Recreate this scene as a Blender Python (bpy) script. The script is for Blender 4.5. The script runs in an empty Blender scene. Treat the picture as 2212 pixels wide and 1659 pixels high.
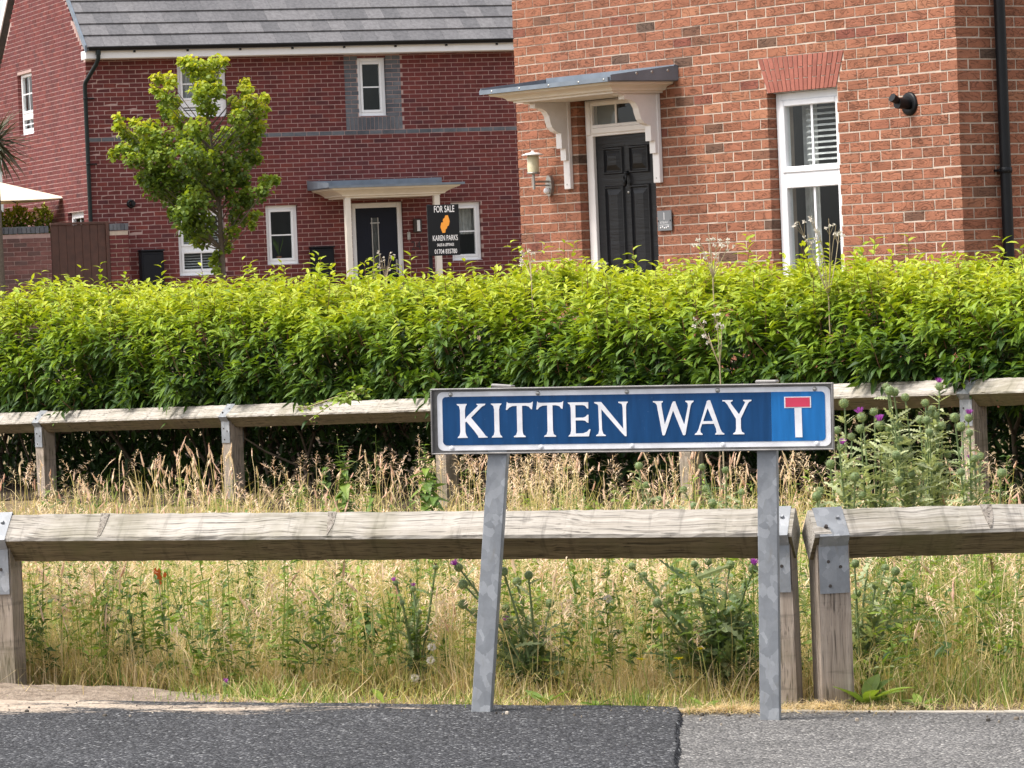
import bpy, bmesh, math, random
import numpy as np
from mathutils import Vector, Matrix

random.seed(7)
rng = np.random.default_rng(11)
SC = bpy.context.scene
COL = SC.collection
R = math.radians

# ------------------------------------------------------------------ camera
FPX, CX, CY, HEYE = 9000.0, 1106.0, 829.5, 1.13
PITCH, ROLL = R(1.355), R(2.35)
F_ = np.array([0, math.cos(PITCH), -math.sin(PITCH)])
R0_ = np.array([1.0, 0, 0]); U0_ = np.array([0, math.sin(PITCH), math.cos(PITCH)])
U_ = U0_ * math.cos(ROLL) + R0_ * math.sin(ROLL)
RR_ = R0_ * math.cos(ROLL) - U0_ * math.sin(ROLL)
C_ = np.array([0, 0, HEYE])

def ray(px, py):
    return F_ + RR_ * (px - CX) / FPX - U_ * (py - CY) / FPX
def at(px, py, Y):
    d = ray(px, py); return C_ + d * Y / d[1]
def proj(P):
    d = np.asarray(P, float) - C_
    z = d @ F_
    return CX + FPX * (d @ RR_) / z, CY - FPX * (d @ U_) / z

cam = bpy.data.cameras.new('camera'); camo = bpy.data.objects.new('camera', cam); COL.objects.link(camo)
cam.sensor_fit = 'HORIZONTAL'; cam.sensor_width = 36.0; cam.lens = FPX / 2212.0 * 36.0
cam.clip_start = 0.1; cam.clip_end = 2000.0
m = Matrix.Identity(4)
for i, ax in enumerate((RR_, U_, -F_)):
    for k in range(3): m[k][i] = ax[k]
for k in range(3): m[k][3] = C_[k]
camo.matrix_world = m
SC.camera = camo

# ------------------------------------------------------------------ light
SUN_EL = R(58); SUN_H = Vector((-0.95, -0.26)).normalized()
sdir = Vector((SUN_H.x * math.cos(SUN_EL), SUN_H.y * math.cos(SUN_EL), math.sin(SUN_EL)))
W = bpy.data.worlds.new('World'); SC.world = W; W.use_nodes = True
nt = W.node_tree; nt.nodes.clear()
sky = nt.nodes.new('ShaderNodeTexSky'); sky.sky_type = 'NISHITA'; sky.sun_disc = False
sky.sun_elevation = SUN_EL; sky.sun_rotation = math.atan2(sdir.x, sdir.y)
sky.dust_density = 3.0; sky.air_density = 1.0; sky.ozone_density = 0.6
hs = nt.nodes.new('ShaderNodeHueSaturation'); hs.inputs['Saturation'].default_value = 0.30
bg = nt.nodes.new('ShaderNodeBackground'); bg.inputs['Strength'].default_value = 0.15
ow = nt.nodes.new('ShaderNodeOutputWorld')
nt.links.new(sky.outputs[0], hs.inputs['Color']); nt.links.new(hs.outputs[0], bg.inputs['Color'])
nt.links.new(bg.outputs[0], ow.inputs['Surface'])
sl = bpy.data.lights.new('sun', 'SUN'); sl.energy = 2.0; sl.angle = R(20); sl.color = (1.0, 0.95, 0.87)
so = bpy.data.objects.new('sun', sl); COL.objects.link(so); so.location = (-20, 10, 30)
so.rotation_euler = (-sdir).to_track_quat('-Z', 'Y').to_euler()

SC.render.engine = 'CYCLES'
SC.view_settings.view_transform = 'Standard'; SC.view_settings.look = 'None'
SC.view_settings.exposure = 1.1; SC.view_settings.gamma = 1.0; SC.view_settings.use_curve_mapping = False
SC.render.resolution_x = 1024; SC.render.resolution_y = 768
SC.cycles.max_bounces = 6; SC.cycles.transparent_max_bounces = 12

# ------------------------------------------------------------------ helpers
def tag(o, label=None, cat=None, group=None, kind=None):
    if label: o['label'] = label
    if cat: o['category'] = cat
    if group: o['group'] = group
    if kind: o['kind'] = kind
    return o

def M4(cols, loc):
    mm = Matrix.Identity(4)
    for i, c in enumerate(cols):
        for k in range(3): mm[k][i] = float(c[k])
    for k in range(3): mm[k][3] = float(loc[k])
    return mm

def empty(name, loc, rz=0.0, mat=None):
    o = bpy.data.objects.new(name, None); COL.objects.link(o)
    o.empty_display_size = 0.1
    o.matrix_basis = mat if mat is not None else (Matrix.Translation(Vector([float(c) for c in loc])) @ Matrix.Rotation(rz, 4, 'Z'))
    return o

def link(name, me, parent=None, mat=None, mw=None):
    o = bpy.data.objects.new(name, me); COL.objects.link(o)
    if mat is not None:
        if len(me.materials) == 0: me.materials.append(mat)
    if parent is not None: o.parent = parent
    if mw is not None: o.matrix_basis = mw
    return o

def np_mesh(name, V, F, tone=None, smooth=False):
    """V (n,3), F (m,4) quads (or (m,3))"""
    V = np.ascontiguousarray(V, dtype=np.float32); F = np.ascontiguousarray(F, dtype=np.int32)
    me = bpy.data.meshes.new(name)
    k = F.shape[1]
    me.vertices.add(len(V)); me.vertices.foreach_set('co', V.ravel())
    me.loops.add(F.size); me.loops.foreach_set('vertex_index', F.ravel())
    me.polygons.add(len(F))
    me.polygons.foreach_set('loop_start', np.arange(0, F.size, k, dtype=np.int32))
    me.polygons.foreach_set('loop_total', np.full(len(F), k, dtype=np.int32))
    me.polygons.foreach_set('use_smooth', np.full(len(F), bool(smooth)))
    if tone is not None:
        a = me.attributes.new('tone', 'FLOAT', 'POINT')
        a.data.foreach_set('value', np.ascontiguousarray(tone, dtype=np.float32))
    me.update(calc_edges=True)
    return me

class MB:
    """collects geometry for ONE mesh"""
    def __init__(s): s.v = []; s.f = []; s.sm = []; s.t = []; s.tone = 0.5
    def add(s, vs, fs, smooth=False):
        b = len(s.v); s.v += [tuple(float(c) for c in p) for p in vs]
        s.t += [s.tone] * len(vs)
        for f in fs: s.f.append(tuple(b + i for i in f)); s.sm.append(smooth)
        return s
    def box(s, x0, x1, y0, y1, z0, z1):
        vs = [(x0,y0,z0),(x1,y0,z0),(x1,y1,z0),(x0,y1,z0),(x0,y0,z1),(x1,y0,z1),(x1,y1,z1),(x0,y1,z1)]
        return s.add(vs, [(0,3,2,1),(4,5,6,7),(0,1,5,4),(1,2,6,5),(2,3,7,6),(3,0,4,7)])
    def bbox(s, x0, x1, y0, y1, z0, z1, b=0.004):
        """box with chamfered edges"""
        bm = bmesh.new(); bmesh.ops.create_cube(bm, size=1.0)
        for v in bm.verts:
            v.co = Vector((x0 + (v.co.x + .5) * (x1 - x0), y0 + (v.co.y + .5) * (y1 - y0), z0 + (v.co.z + .5) * (z1 - z0)))
        bmesh.ops.bevel(bm, geom=list(bm.edges), offset=b, segments=1, affect='EDGES')
        bm.verts.index_update()
        s.add([v.co for v in bm.verts], [[v.index for v in f.verts] for f in bm.faces]); bm.free(); return s
    def prism(s, pts, a0, a1, fn):
        """polygon pts (p,q) swept from a0 to a1; fn(a,p,q)->xyz"""
        n = len(pts)
        vs = [fn(a0, p, q) for p, q in pts] + [fn(a1, p, q) for p, q in pts]
        fs = [tuple(range(n))[::-1], tuple(range(n, 2 * n))] + [(i, (i + 1) % n, n + (i + 1) % n, n + i) for i in range(n)]
        return s.add(vs, fs)
    def tube(s, pts, rad, n=8, cap=True, smooth=True):
        pts = [Vector([float(c) for c in p]) for p in pts]
        if not hasattr(rad, '__len__'): rad = [rad] * len(pts)
        rings = []; ref = None
        for i, p in enumerate(pts):
            d = (pts[min(i + 1, len(pts) - 1)] - pts[max(i - 1, 0)]).normalized()
            if ref is None: ref = Vector((0, 0, 1)) if abs(d.z) < 0.9 else Vector((1, 0, 0))
            a = d.cross(ref).normalized(); b = d.cross(a).normalized(); ref = -b if False else ref
            rings.append([p + (a * math.cos(2 * math.pi * k / n) + b * math.sin(2 * math.pi * k / n)) * rad[i] for k in range(n)])
        vs = [q for r_ in rings for q in r_]
        fs = []
        for i in range(len(pts) - 1):
            for k in range(n):
                fs.append((i * n + k, i * n + (k + 1) % n, (i + 1) * n + (k + 1) % n, (i + 1) * n + k))
        s.add(vs, fs, smooth)
        if cap:
            s.add(rings[0], [tuple(range(n))]); s.add(rings[-1], [tuple(range(n))[::-1]])
        return s
    def lathe(s, prof, c=(0, 0, 0), n=20, axis='z', smooth=True):
        vs = []
        for r_, h in prof:
            for k in range(n):
                a = 2 * math.pi * k / n; x, y = r_ * math.cos(a), r_ * math.sin(a)
                p = (x, y, h) if axis == 'z' else ((x, h, y) if axis == 'y' else (h, x, y))
                vs.append((c[0] + p[0], c[1] + p[1], c[2] + p[2]))
        fs = []
        for i in range(len(prof) - 1):
            for k in range(n): fs.append((i * n + k, i * n + (k + 1) % n, (i + 1) * n + (k + 1) % n, (i + 1) * n + k))
        return s.add(vs, fs, smooth)
    def loft(s, rings, close=True, cap=True):
        n = len(rings[0]); vs = [p for r_ in rings for p in r_]; fs = []
        for i in range(len(rings) - 1):
            for k in range(n if close else n - 1):
                fs.append((i * n + k, i * n + (k + 1) % n, (i + 1) * n + (k + 1) % n, (i + 1) * n + k))
        if cap: fs += [tuple(range(n))[::-1], tuple(range((len(rings) - 1) * n, len(rings) * n))]
        return s.add(vs, fs)
    def mesh(s, name, fix=True):
        me = bpy.data.meshes.new(name); me.from_pydata(s.v, [], s.f)
        me.polygons.foreach_set('use_smooth', s.sm)
        a = me.attributes.new('tone', 'FLOAT', 'POINT'); a.data.foreach_set('value', s.t)
        if fix:
            bm = bmesh.new(); bm.from_mesh(me); bmesh.ops.recalc_face_normals(bm, faces=bm.faces); bm.to_mesh(me); bm.free()
        me.update(); return me
    def build(s, name, mat, parent=None, mw=None, fix=True):
        return link(name, s.mesh(name, fix), parent, mat, mw)

def text_mesh(name, body, height, width=None, depth=0.001, mat=None, parent=None, mw=None, bold=0.0):
    """flat lettering standing in the XZ plane, centred on x, baseline at z=0"""
    cu = bpy.data.curves.new(name, 'FONT'); cu.body = body; cu.size = 1.0; cu.align_x = 'CENTER'
    cu.offset = bold; cu.resolution_u = 3
    o = bpy.data.objects.new(name, cu); COL.objects.link(o)
    dg = bpy.context.evaluated_depsgraph_get(); dg.update()
    me = bpy.data.meshes.new_from_object(o.evaluated_get(dg))
    bpy.data.objects.remove(o); bpy.data.curves.remove(cu)
    n = len(me.vertices); co = np.empty(n * 3, np.float32); me.vertices.foreach_get('co', co); co = co.reshape(-1, 3)
    h = co[:, 1].max() - min(0, co[:, 1].min()); w = co[:, 0].max() - co[:, 0].min()
    sy = height / co[:, 1].max(); sx = (width / w) if width else sy
    cx = (co[:, 0].max() + co[:, 0].min()) / 2
    out = np.stack([(co[:, 0] - cx) * sx, np.full(n, -depth), co[:, 1] * sy], 1).astype(np.float32)
    me.vertices.foreach_set('co', out.ravel()); me.name = name; me.update()
    me.materials.clear()
    return link(name, me, parent, mat, mw)

def smooth(a, b, x):
    t = np.clip((x - a) / (b - a), 0, 1); return t * t * (3 - 2 * t)
def gz(x, y):
    x = np.asarray(x, float); y = np.asarray(y, float)
    t = smooth(12, 17, y)
    z = -0.035 * np.clip(x, -4, 4) * (1 - t) - 0.08 * t * (1 - smooth(27, 32, y)) + 0.15 * smooth(27, 33, y) + 0.30 * smooth(36, 64, y)
    return z
def fz(x, y): return float(gz(x, y))
def wob(x, y, s=1.0, seed=0.0):
    """cheap smooth pseudo noise in -1..1"""
    x = np.asarray(x) * s + seed * 1.7; y = np.asarray(y) * s - seed * 0.9
    return (np.sin(x * 1.9 + 1.3 * np.sin(y * 1.1 + seed)) + np.sin(y * 2.3 + 1.7 * np.sin(x * 0.9 - seed)) + np.sin((x + y) * 3.7 + 2 * np.sin(y * 2.1))) / 3
# ------------------------------------------------------------------ materials
class NB:
    def __init__(s, name):
        s.m = bpy.data.materials.new(name); s.m.use_nodes = True; s.nt = s.m.node_tree; s.nt.nodes.clear()
        s.out = s.nt.nodes.new('ShaderNodeOutputMaterial')
    def n(s, t, ins=None, **kw):
        nd = s.nt.nodes.new('ShaderNode' + t)
        for k, v in kw.items(): setattr(nd, k, v)
        for k, v in (ins or {}).items():
            if hasattr(v, 'is_output') or isinstance(v, bpy.types.NodeSocket): s.nt.links.new(v, nd.inputs[k])
            else: nd.inputs[k].default_value = v
        return nd
    def ramp(s, fac, stops, interp='LINEAR'):
        nd = s.n('ValToRGB'); nd.color_ramp.interpolation = interp
        cr = nd.color_ramp
        while len(cr.elements) < len(stops): cr.elements.new(0.5)
        for e, (p, c) in zip(cr.elements, stops):
            e.position = p; e.color = (c[0], c[1], c[2], 1) if hasattr(c, '__len__') else (c, c, c, 1)
        s.nt.links.new(fac, nd.inputs[0]); return nd.outputs[0]
    def mix(s, fac, a, b, mode='MIX'):
        nd = s.n('MixRGB', blend_type=mode)
        for i, v in zip((0, 1, 2), (fac, a, b)):
            if isinstance(v, bpy.types.NodeSocket): s.nt.links.new(v, nd.inputs[i])
            elif hasattr(v, '__len__'): nd.inputs[i].default_value = (v[0], v[1], v[2], 1)
            else: nd.inputs[i].default_value = v if i == 0 else (v, v, v, 1)
        return nd.outputs[0]
    def math(s, op, a, b=0.0):
        nd = s.n('Math', operation=op)
        for i, v in enumerate((a, b)):
            if isinstance(v, bpy.types.NodeSocket): s.nt.links.new(v, nd.inputs[i])
            else: nd.inputs[i].default_value = v
        return nd.outputs[0]
    def coord(s, kind='Object'):
        if kind == 'World': return s.n('NewGeometry').outputs['Position']
        return s.n('TexCoord').outputs[kind]
    def mapped(s, vec, scale=(1, 1, 1), loc=(0, 0, 0)):
        return s.n('Mapping', {'Vector': vec, 'Scale': scale, 'Location': loc}).outputs[0]
    def noise(s, vec, scale=5.0, detail=3.0, rough=0.5, dist=0.0, color=False):
        nd = s.n('TexNoise', {'Vector': vec, 'Scale': scale, 'Detail': detail, 'Roughness': rough, 'Distortion': dist})
        return nd.outputs['Color' if color else 'Fac']
    def voro(s, vec, scale, out='Distance', feature='F1'):
        return s.n('TexVoronoi', {'Vector': vec, 'Scale': scale}, feature=feature).outputs[out]
    def bump(s, h, strength=0.5, dist=0.01, normal=None):
        ins = {'Height': h, 'Strength': strength, 'Distance': dist}
        if normal is not None: ins['Normal'] = normal
        return s.n('Bump', ins).outputs[0]
    def bsdf(s, color, rough=0.6, metal=0.0, spec=0.5, normal=None, finish=True, **kw):
        ins = {'Roughness': rough, 'Metallic': metal, 'Specular IOR Level': spec}
        if isinstance(color, bpy.types.NodeSocket): ins['Base Color'] = color
        else: ins['Base Color'] = (color[0], color[1], color[2], 1)
        if normal is not None: ins['Normal'] = normal
        ins.update(kw)
        b = s.n('BsdfPrincipled', ins)
        if finish: s.nt.links.new(b.outputs[0], s.out.inputs[0])
        return b.outputs[0]
    def finish(s, sh): s.nt.links.new(sh, s.out.inputs[0]); return s.m
    def rnd(s, src):
        if src == 'object': return s.n('ObjectInfo').outputs['Random']
        return s.n('Attribute', attribute_name='tone').outputs['Fac']

MAT = {}
def plain(name, col, rough=0.5, metal=0.0, spec=0.5, var=0.12, scale=6.0, bumps=0.0, bscale=60.0):
    b = NB(name); c = b.coord('World')
    n1 = b.noise(c, scale, 4, 0.6)
    colr = b.mix(1.0, col, b.ramp(n1, [(0.25, 1 - var), (0.75, 1 + var * 0.6)]), 'MULTIPLY')
    nor = b.bump(b.noise(c, bscale, 3), bumps, 0.004) if bumps else None
    b.bsdf(colr, rough, metal, spec, nor); MAT[name] = b.m; return b.m

def brick_mat(name, stops, src, crease=0.5, sp=1.0):
    b = NB(name + '_' + src); r_ = b.rnd(src); w = b.coord('World')
    base = b.ramp(r_, stops)
    v2 = b.n('VectorMath', {0: w}, operation='ADD')
    cmb = b.n('CombineXYZ', {'X': b.math('MULTIPLY', r_, 37.0), 'Y': b.math('MULTIPLY', r_, 91.0), 'Z': b.math('MULTIPLY', r_, 17.0)})
    b.nt.links.new(cmb.outputs[0], v2.inputs[1]); p = v2.outputs[0]
    blotch = b.noise(p, 7.0, 4, 0.6)
    col = b.mix(0.9, base, b.ramp(blotch, [(0.25, 0.70), (0.5, 1.0), (0.8, 1.22)]), 'MULTIPLY')
    fine = b.noise(p, 90.0, 2, 0.6)
    col = b.mix(0.6, col, b.ramp(fine, [(0.2, 0.75), (0.8, 1.2)]), 'MULTIPLY')
    col = b.mix(1.0, col, b.ramp(b.noise(b.mapped(w, (1, 1, .45)), 1.6, 5, 0.65), [(0.3, 0.80), (0.5, 1.0), (0.72, 1.13)]), 'MULTIPLY')
    cr = b.noise(b.mapped(p, (1.0, 1.0, 2.6)), 7.5, 1.5, 0.4, 1.8)
    band = b.math('ABSOLUTE', b.math('SUBTRACT', cr, 0.5))
    line = b.ramp(band, [(0.0, 0.0), (0.016, 0.25), (0.045, 1.0)])
    col = b.mix(crease, col, b.ramp(line, [(0, 0.45), (1, 1.0)]), 'MULTIPLY')
    nor = b.bump(b.mix(0.35, line, fine), 0.55 * crease + 0.2, 0.008)
    b.bsdf(col, 0.85, 0, 0.25, nor); MAT[name + '_' + src] = b.m

RED = [(0.0, (0.1007, 0.0638, 0.0463)), (0.025, (0.1491, 0.0745, 0.0482)), (0.05, (0.2311, 0.0921, 0.0527)), (0.30, (0.2758, 0.1099, 0.0630)), (0.55, (0.3019, 0.1241, 0.0720)), (0.80, (0.2572, 0.0993, 0.0592)), (0.93, (0.3205, 0.1418, 0.0804)), (1.0, (0.1976, 0.0653, 0.0450))]
DRK = [(0.0, (0.1054, 0.0280, 0.0273)), (0.3, (0.1404, 0.0345, 0.0318)), (0.6, (0.1204, 0.0318, 0.0327)), (0.85, (0.1655, 0.0411, 0.0346)), (1.0, (0.0853, 0.0280, 0.0309))]
BLU = [(0.0, (0.10, 0.105, 0.12)), (0.5, (0.14, 0.145, 0.16)), (1.0, (0.085, 0.09, 0.105))]
ARC = [(0.0, (0.2793, 0.0973, 0.0719)), (0.5, (0.3259, 0.1168, 0.0846)), (1.0, (0.2878, 0.1016, 0.0762))]
WAL = [(0.0, (0.13, 0.06, 0.055)), (0.5, (0.19, 0.085, 0.075)), (1.0, (0.11, 0.07, 0.065))]
for nm, st, cr in (('brick_red', RED, 0.8), ('brick_dark', DRK, 0.15), ('brick_blue', BLU, 0.0), ('brick_arch', ARC, 0.0), ('brick_wall', WAL, 0.2)):
    for s_ in ('object', 'tone'): brick_mat(nm, st, s_, cr)
plain('mortar_pale', (0.50, 0.41, 0.335), 0.95, var=0.25, scale=9, bumps=0.4)
plain('mortar_pink', (0.40, 0.275, 0.25), 0.95, var=0.2, scale=9, bumps=0.3)

def tile_mat():
    b = NB('roof_tile'); w = b.coord('World'); r_ = b.rnd('tone'); ro = b.rnd('object')
    base = b.ramp(ro, [(0, (0.115, 0.112, 0.118)), (0.5, (0.145, 0.14, 0.146)), (1, (0.17, 0.163, 0.168))])
    st = b.noise(b.mapped(w, (6, 6, 1.2)), 3.0, 5, 0.65)
    col = b.mix(1.0, base, b.ramp(st, [(0.25, 0.62), (0.55, 1.0), (0.8, 1.3)]), 'MULTIPLY')
    col = b.mix(0.5, col, b.ramp(b.noise(w, 160, 2), [(0.2, 0.7), (0.8, 1.25)]), 'MULTIPLY')
    b.bsdf(col, 0.8, 0, 0.3, b.bump(b.noise(w, 120, 3), 0.3, 0.004)); MAT['roof_tile'] = b.m
tile_mat()
bp = NB('pebble'); bp.bsdf(bp.ramp(bp.rnd('tone'), [(0, (0.05, 0.045, 0.04)), (0.5, (0.22, 0.18, 0.14)), (1, (0.46, 0.40, 0.33))]), 0.9, 0, 0.2); MAT['pebble'] = bp.m

plain('white_upvc', (0.80, 0.80, 0.82), 0.35, var=0.05)
plain('cream_paint', (0.74, 0.68, 0.60), 0.5, var=0.10, bumps=0.05)
plain('white_paint', (0.80, 0.76, 0.74), 0.5, var=0.08, bumps=0.05)
plain('lead', (0.17, 0.20, 0.24), 0.5, 0.25, var=0.25, bumps=0.1)
plain('black_plastic', (0.007, 0.0075, 0.009), 0.42, spec=0.25, var=0.2)
plain('downpipe_green', (0.008, 0.014, 0.014), 0.4, spec=0.25, var=0.2)
plain('meter_box', (0.009, 0.010, 0.014), 0.55, spec=0.2, var=0.2)
plain('navy_door', (0.006, 0.008, 0.018), 0.45, spec=0.2, var=0.1)
plain('steel', (0.42, 0.40, 0.37), 0.38, 0.75, var=0.2)
plain('lampshade', (0.60, 0.53, 0.34), 0.35, var=0.08)
plain('interior', (0.09, 0.09, 0.09), 0.9, var=0.3, scale=2)
plain('interior_light', (0.22, 0.215, 0.21), 0.9, var=0.2, scale=2)
plain('blind', (0.62, 0.61, 0.60), 0.6, var=0.1)
plain('curtain', (0.52, 0.51, 0.50), 0.9, var=0.3, scale=12)
plain('slate_plaque', (0.17, 0.175, 0.185), 0.5, var=0.15)
plain('gate_wood', (0.075, 0.030, 0.020), 0.6, var=0.35, scale=10, bumps=0.2)
plain('parasol_cloth', (0.82, 0.72, 0.56), 0.85, var=0.06)
plain('dark_metal', (0.05, 0.04, 0.035), 0.5, 0.3)
plain('sign_white', (0.74, 0.73, 0.755), 0.4, var=0.20, scale=22)
plain('sign_red', (0.55, 0.035, 0.085), 0.4, var=0.10, scale=14)
plain('board_black', (0.010, 0.011, 0.013), 0.5, spec=0.2, var=0.1)
plain('board_white', (0.75, 0.73, 0.73), 0.5, var=0.03)
plain('board_orange', (0.85, 0.33, 0.035), 0.5, var=0.03)
plain('digit_dark', (0.02, 0.014, 0.016), 0.5)
plain('terracotta', (0.35, 0.14, 0.07), 0.8)
plain('edging', (0.50, 0.45, 0.38), 0.9, var=0.25, scale=12, bumps=0.4)
plain('frame_metal', (0.26, 0.245, 0.235), 0.42, 0.45, var=0.45, scale=18, bumps=0.1)

def sign_blue(name, col):
    b = NB(name); w = b.coord('World')
    streak = b.noise(b.mapped(w, (30, 30, 3)), 2.0, 4, 0.6)
    c = b.mix(1.0, col, b.ramp(streak, [(0.3, 0.85), (0.7, 1.25)]), 'MULTIPLY')
    sp = b.ramp(b.noise(w, 150, 2, 0.7), [(0.70, 0.0), (0.78, 0.5)])
    c = b.mix(b.math('MULTIPLY', sp, 0.3) if False else sp, c, (0.10, 0.17, 0.28))
    b.bsdf(c, b.ramp(streak, [(0.3, 0.30), (0.8, 0.5)]), 0, 0.3); MAT[name] = b.m
sign_blue('sign_blue', (0.002, 0.043, 0.135)); sign_blue('sign_sky_blue', (0.008, 0.125, 0.36))

def black_door():
    b = NB('black_door'); o = b.coord('Object')
    g = b.noise(b.mapped(o, (1.6, 1, 26)), 1.6, 3, 0.5, 1.1)
    wv = b.math('FRACT', b.math('MULTIPLY', g, 9.0))
    b.bsdf((0.0055, 0.0055, 0.007), 0.40, 0, 0.28, b.bump(wv, 0.25, 0.003)); MAT['black_door'] = b.m
black_door()

def glass():
    b = NB('glass')
    lw = b.n('LayerWeight', {'Blend': 0.25}).outputs['Fresnel']
    fac = b.math('MULTIPLY', b.math('ADD', b.math('MULTIPLY', lw, 0.8), 0.02), b.math('SUBTRACT', 1.0, b.n('NewGeometry').outputs['Backfacing']))
    tr = b.n('BsdfTransparent', {'Color': (0.93, 0.95, 0.945, 1)}); gl = b.n('BsdfGlossy', {'Roughness': 0.02, 'Color': (0.85, 0.9, 0.95, 1)})
    mx = b.n('MixShader', {0: fac}); b.nt.links.new(tr.outputs[0], mx.inputs[1]); b.nt.links.new(gl.outputs[0], mx.inputs[2])
    b.finish(mx.outputs[0]); MAT['glass'] = b.m
glass()

def galv():
    b = NB('galvanised'); o = b.coord('Object')
    wv = b.n('VectorMath', {0: o, 1: b.n('VectorMath', {0: b.noise(o, 40, 3, 0.6, color=True), 1: (0.02, 0.02, 0.02)}, operation='MULTIPLY').outputs[0]}, operation='ADD').outputs[0]
    sp = b.voro(b.mapped(wv, (1, 1, 0.7)), 48.0, 'Color')
    g = b.n('SeparateColor', {0: sp}).outputs[0]
    big = b.noise(o, 14.0, 5, 0.65)
    c = b.mix(1.0, b.ramp(g, [(0, (0.205, 0.215, 0.232)), (0.5, (0.235, 0.245, 0.262)), (0.8, (0.265, 0.275, 0.292)), (1, (0.34, 0.35, 0.37))]), b.ramp(big, [(0.3, 0.80), (0.7, 1.14)]), 'MULTIPLY')
    dirt = b.ramp(b.noise(b.mapped(o, (6, 6, 2)), 9, 5, 0.7), [(0.55, 0.0), (0.72, 0.5)])
    c = b.mix(dirt, c, (0.19, 0.175, 0.15))
    b.bsdf(c, b.ramp(big, [(0.3, 0.48), (0.8, 0.66)]), 0.25, 0.4, b.bump(b.noise(o, 220, 3), 0.15, 0.002)); MAT['galvanised'] = b.m
galv()

def timber(name, axis, pale, dark, green=0.5):
    b = NB(name); o = b.coord('Object')
    inf = b.n('ObjectInfo').outputs['Random']
    off = b.n('CombineXYZ', {'X': b.math('MULTIPLY', inf, 31.0), 'Y': b.math('MULTIPLY', inf, 57.0), 'Z': b.math('MULTIPLY', inf, 13.0)}).outputs[0]
    p = b.n('VectorMath', {0: o, 1: off}, operation='ADD').outputs[0]
    sc = (0.022, 1, 1) if axis == 'x' else (1, 1, 0.03)
    warp = b.noise(p, 3.0, 2, 0.5)
    pv = b.n('VectorMath', {0: b.mapped(p, sc), 1: b.n('CombineXYZ', {'X': b.math('MULTIPLY', warp, 0.03), 'Y': b.math('MULTIPLY', warp, 0.05), 'Z': b.math('MULTIPLY', warp, 0.05)}).outputs[0]}, operation='ADD').outputs[0]
    g1 = b.noise(pv, 70.0, 5, 0.7, 0.5)
    g2 = b.noise(pv, 210.0, 3, 0.6, 0.3)
    saw = b.noise(b.mapped(p, (1, .12, .12) if axis == 'x' else (.12, .12, 1)), 38.0, 3, 0.6)
    col = b.ramp(g1, [(0.28, dark), (0.5, tuple((a + c) / 2 for a, c in zip(pale, dark))), (0.68, pale)])
    crack = b.ramp(g2, [(0.36, 0.20), (0.47, 1.0)])
    col = b.mix(0.80, col, crack, 'MULTIPLY')
    col = b.mix(0.8, col, b.ramp(saw, [(0.30, 0.62), (0.42, 1.0), (0.7, 1.08)]), 'MULTIPLY')
    alg = b.ramp(b.noise(p, 4.5, 4, 0.6), [(0.48, 0.0), (0.68, green)])
    col = b.mix(alg, col, (0.115, 0.105, 0.045))
    spk = b.ramp(b.noise(p, 60.0, 3, 0.7), [(0.66, 0.0), (0.74, 0.4)])
    col = b.mix(spk, col, (0.10, 0.08, 0.055))
    h = b.mix(0.5, g1, g2)
    b.bsdf(col, 0.85, 0, 0.25, b.bump(h, 0.55, 0.006)); MAT[name] = b.m
timber('timber_rail', 'x', (0.47, 0.435, 0.39), (0.27, 0.238, 0.20), 0.42)
timber('timber_algae_shade', 'x', (0.185, 0.145, 0.085), (0.095, 0.072, 0.040), 0.6)  # rail undersides: olive algae, plus shade painted in as a darker timber colour
timber('timber_post', 'z', (0.40, 0.335, 0.28), (0.20, 0.155, 0.12), 0.45)
timber('timber_knot', 'z', (0.38, 0.34, 0.30), (0.15, 0.125, 0.10), 0.2)

def tarmac(name, cols, sand):
    b = NB(name); w = b.coord('World')
    v = b.n('TexVoronoi', {'Vector': w, 'Scale': 145.0}); cell = b.n('SeparateColor', {0: v.outputs['Color']}).outputs[0]
    c = b.ramp(cell, cols)
    c = b.mix(1.0, c, b.ramp(b.noise(w, 3.5, 5, 0.65), [(0.3, 0.78), (0.7, 1.18)]), 'MULTIPLY')
    c = b.mix(1.0, c, b.ramp(v.outputs['Distance'], [(0.0, 1.15), (0.5, 0.95), (0.9, 0.45)]), 'MULTIPLY')
    st = b.n('Attribute', attribute_name='tone').outputs['Fac']
    sn = b.math('ADD', st, b.math('MULTIPLY', b.math('SUBTRACT', b.noise(b.mapped(w, (1, 2.2, 1)), 7.0, 7, 0.75), 0.5), 1.9))
    sn = b.math('ADD', sn, b.math('MULTIPLY', b.math('SUBTRACT', cell, 0.5), 0.25))
    sm = b.ramp(sn, [(0.42, 0.0), (0.75, 0.92)])
    sc = b.ramp(b.noise(w, 25, 4, 0.7), [(0.3, (0.36, 0.28, 0.21)), (0.7, (0.52, 0.43, 0.34))])
    c = b.mix(sm, c, sc)
    h = b.math('SUBTRACT', 1.0, v.outputs['Distance'])
    hb = b.mix(b.math('MULTIPLY', sm, 0.7), h, 0.6)
    b.bsdf(c, 0.85, 0, 0.3, b.bump(hb, 0.9, 0.006)); MAT[name] = b.m
tarmac('tarmac_dark', [(0.0, (0.016, 0.016, 0.018)), (0.45, (0.036, 0.036, 0.040)), (0.8, (0.072, 0.072, 0.078)), (0.95, (0.14, 0.14, 0.145)), (1.0, (0.32, 0.32, 0.32))], 1)
tarmac('tarmac_old', [(0.0, (0.070, 0.066, 0.064)), (0.5, (0.145, 0.138, 0.135)), (0.85, (0.22, 0.21, 0.20)), (1.0, (0.42, 0.40, 0.375))], 0)

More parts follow.
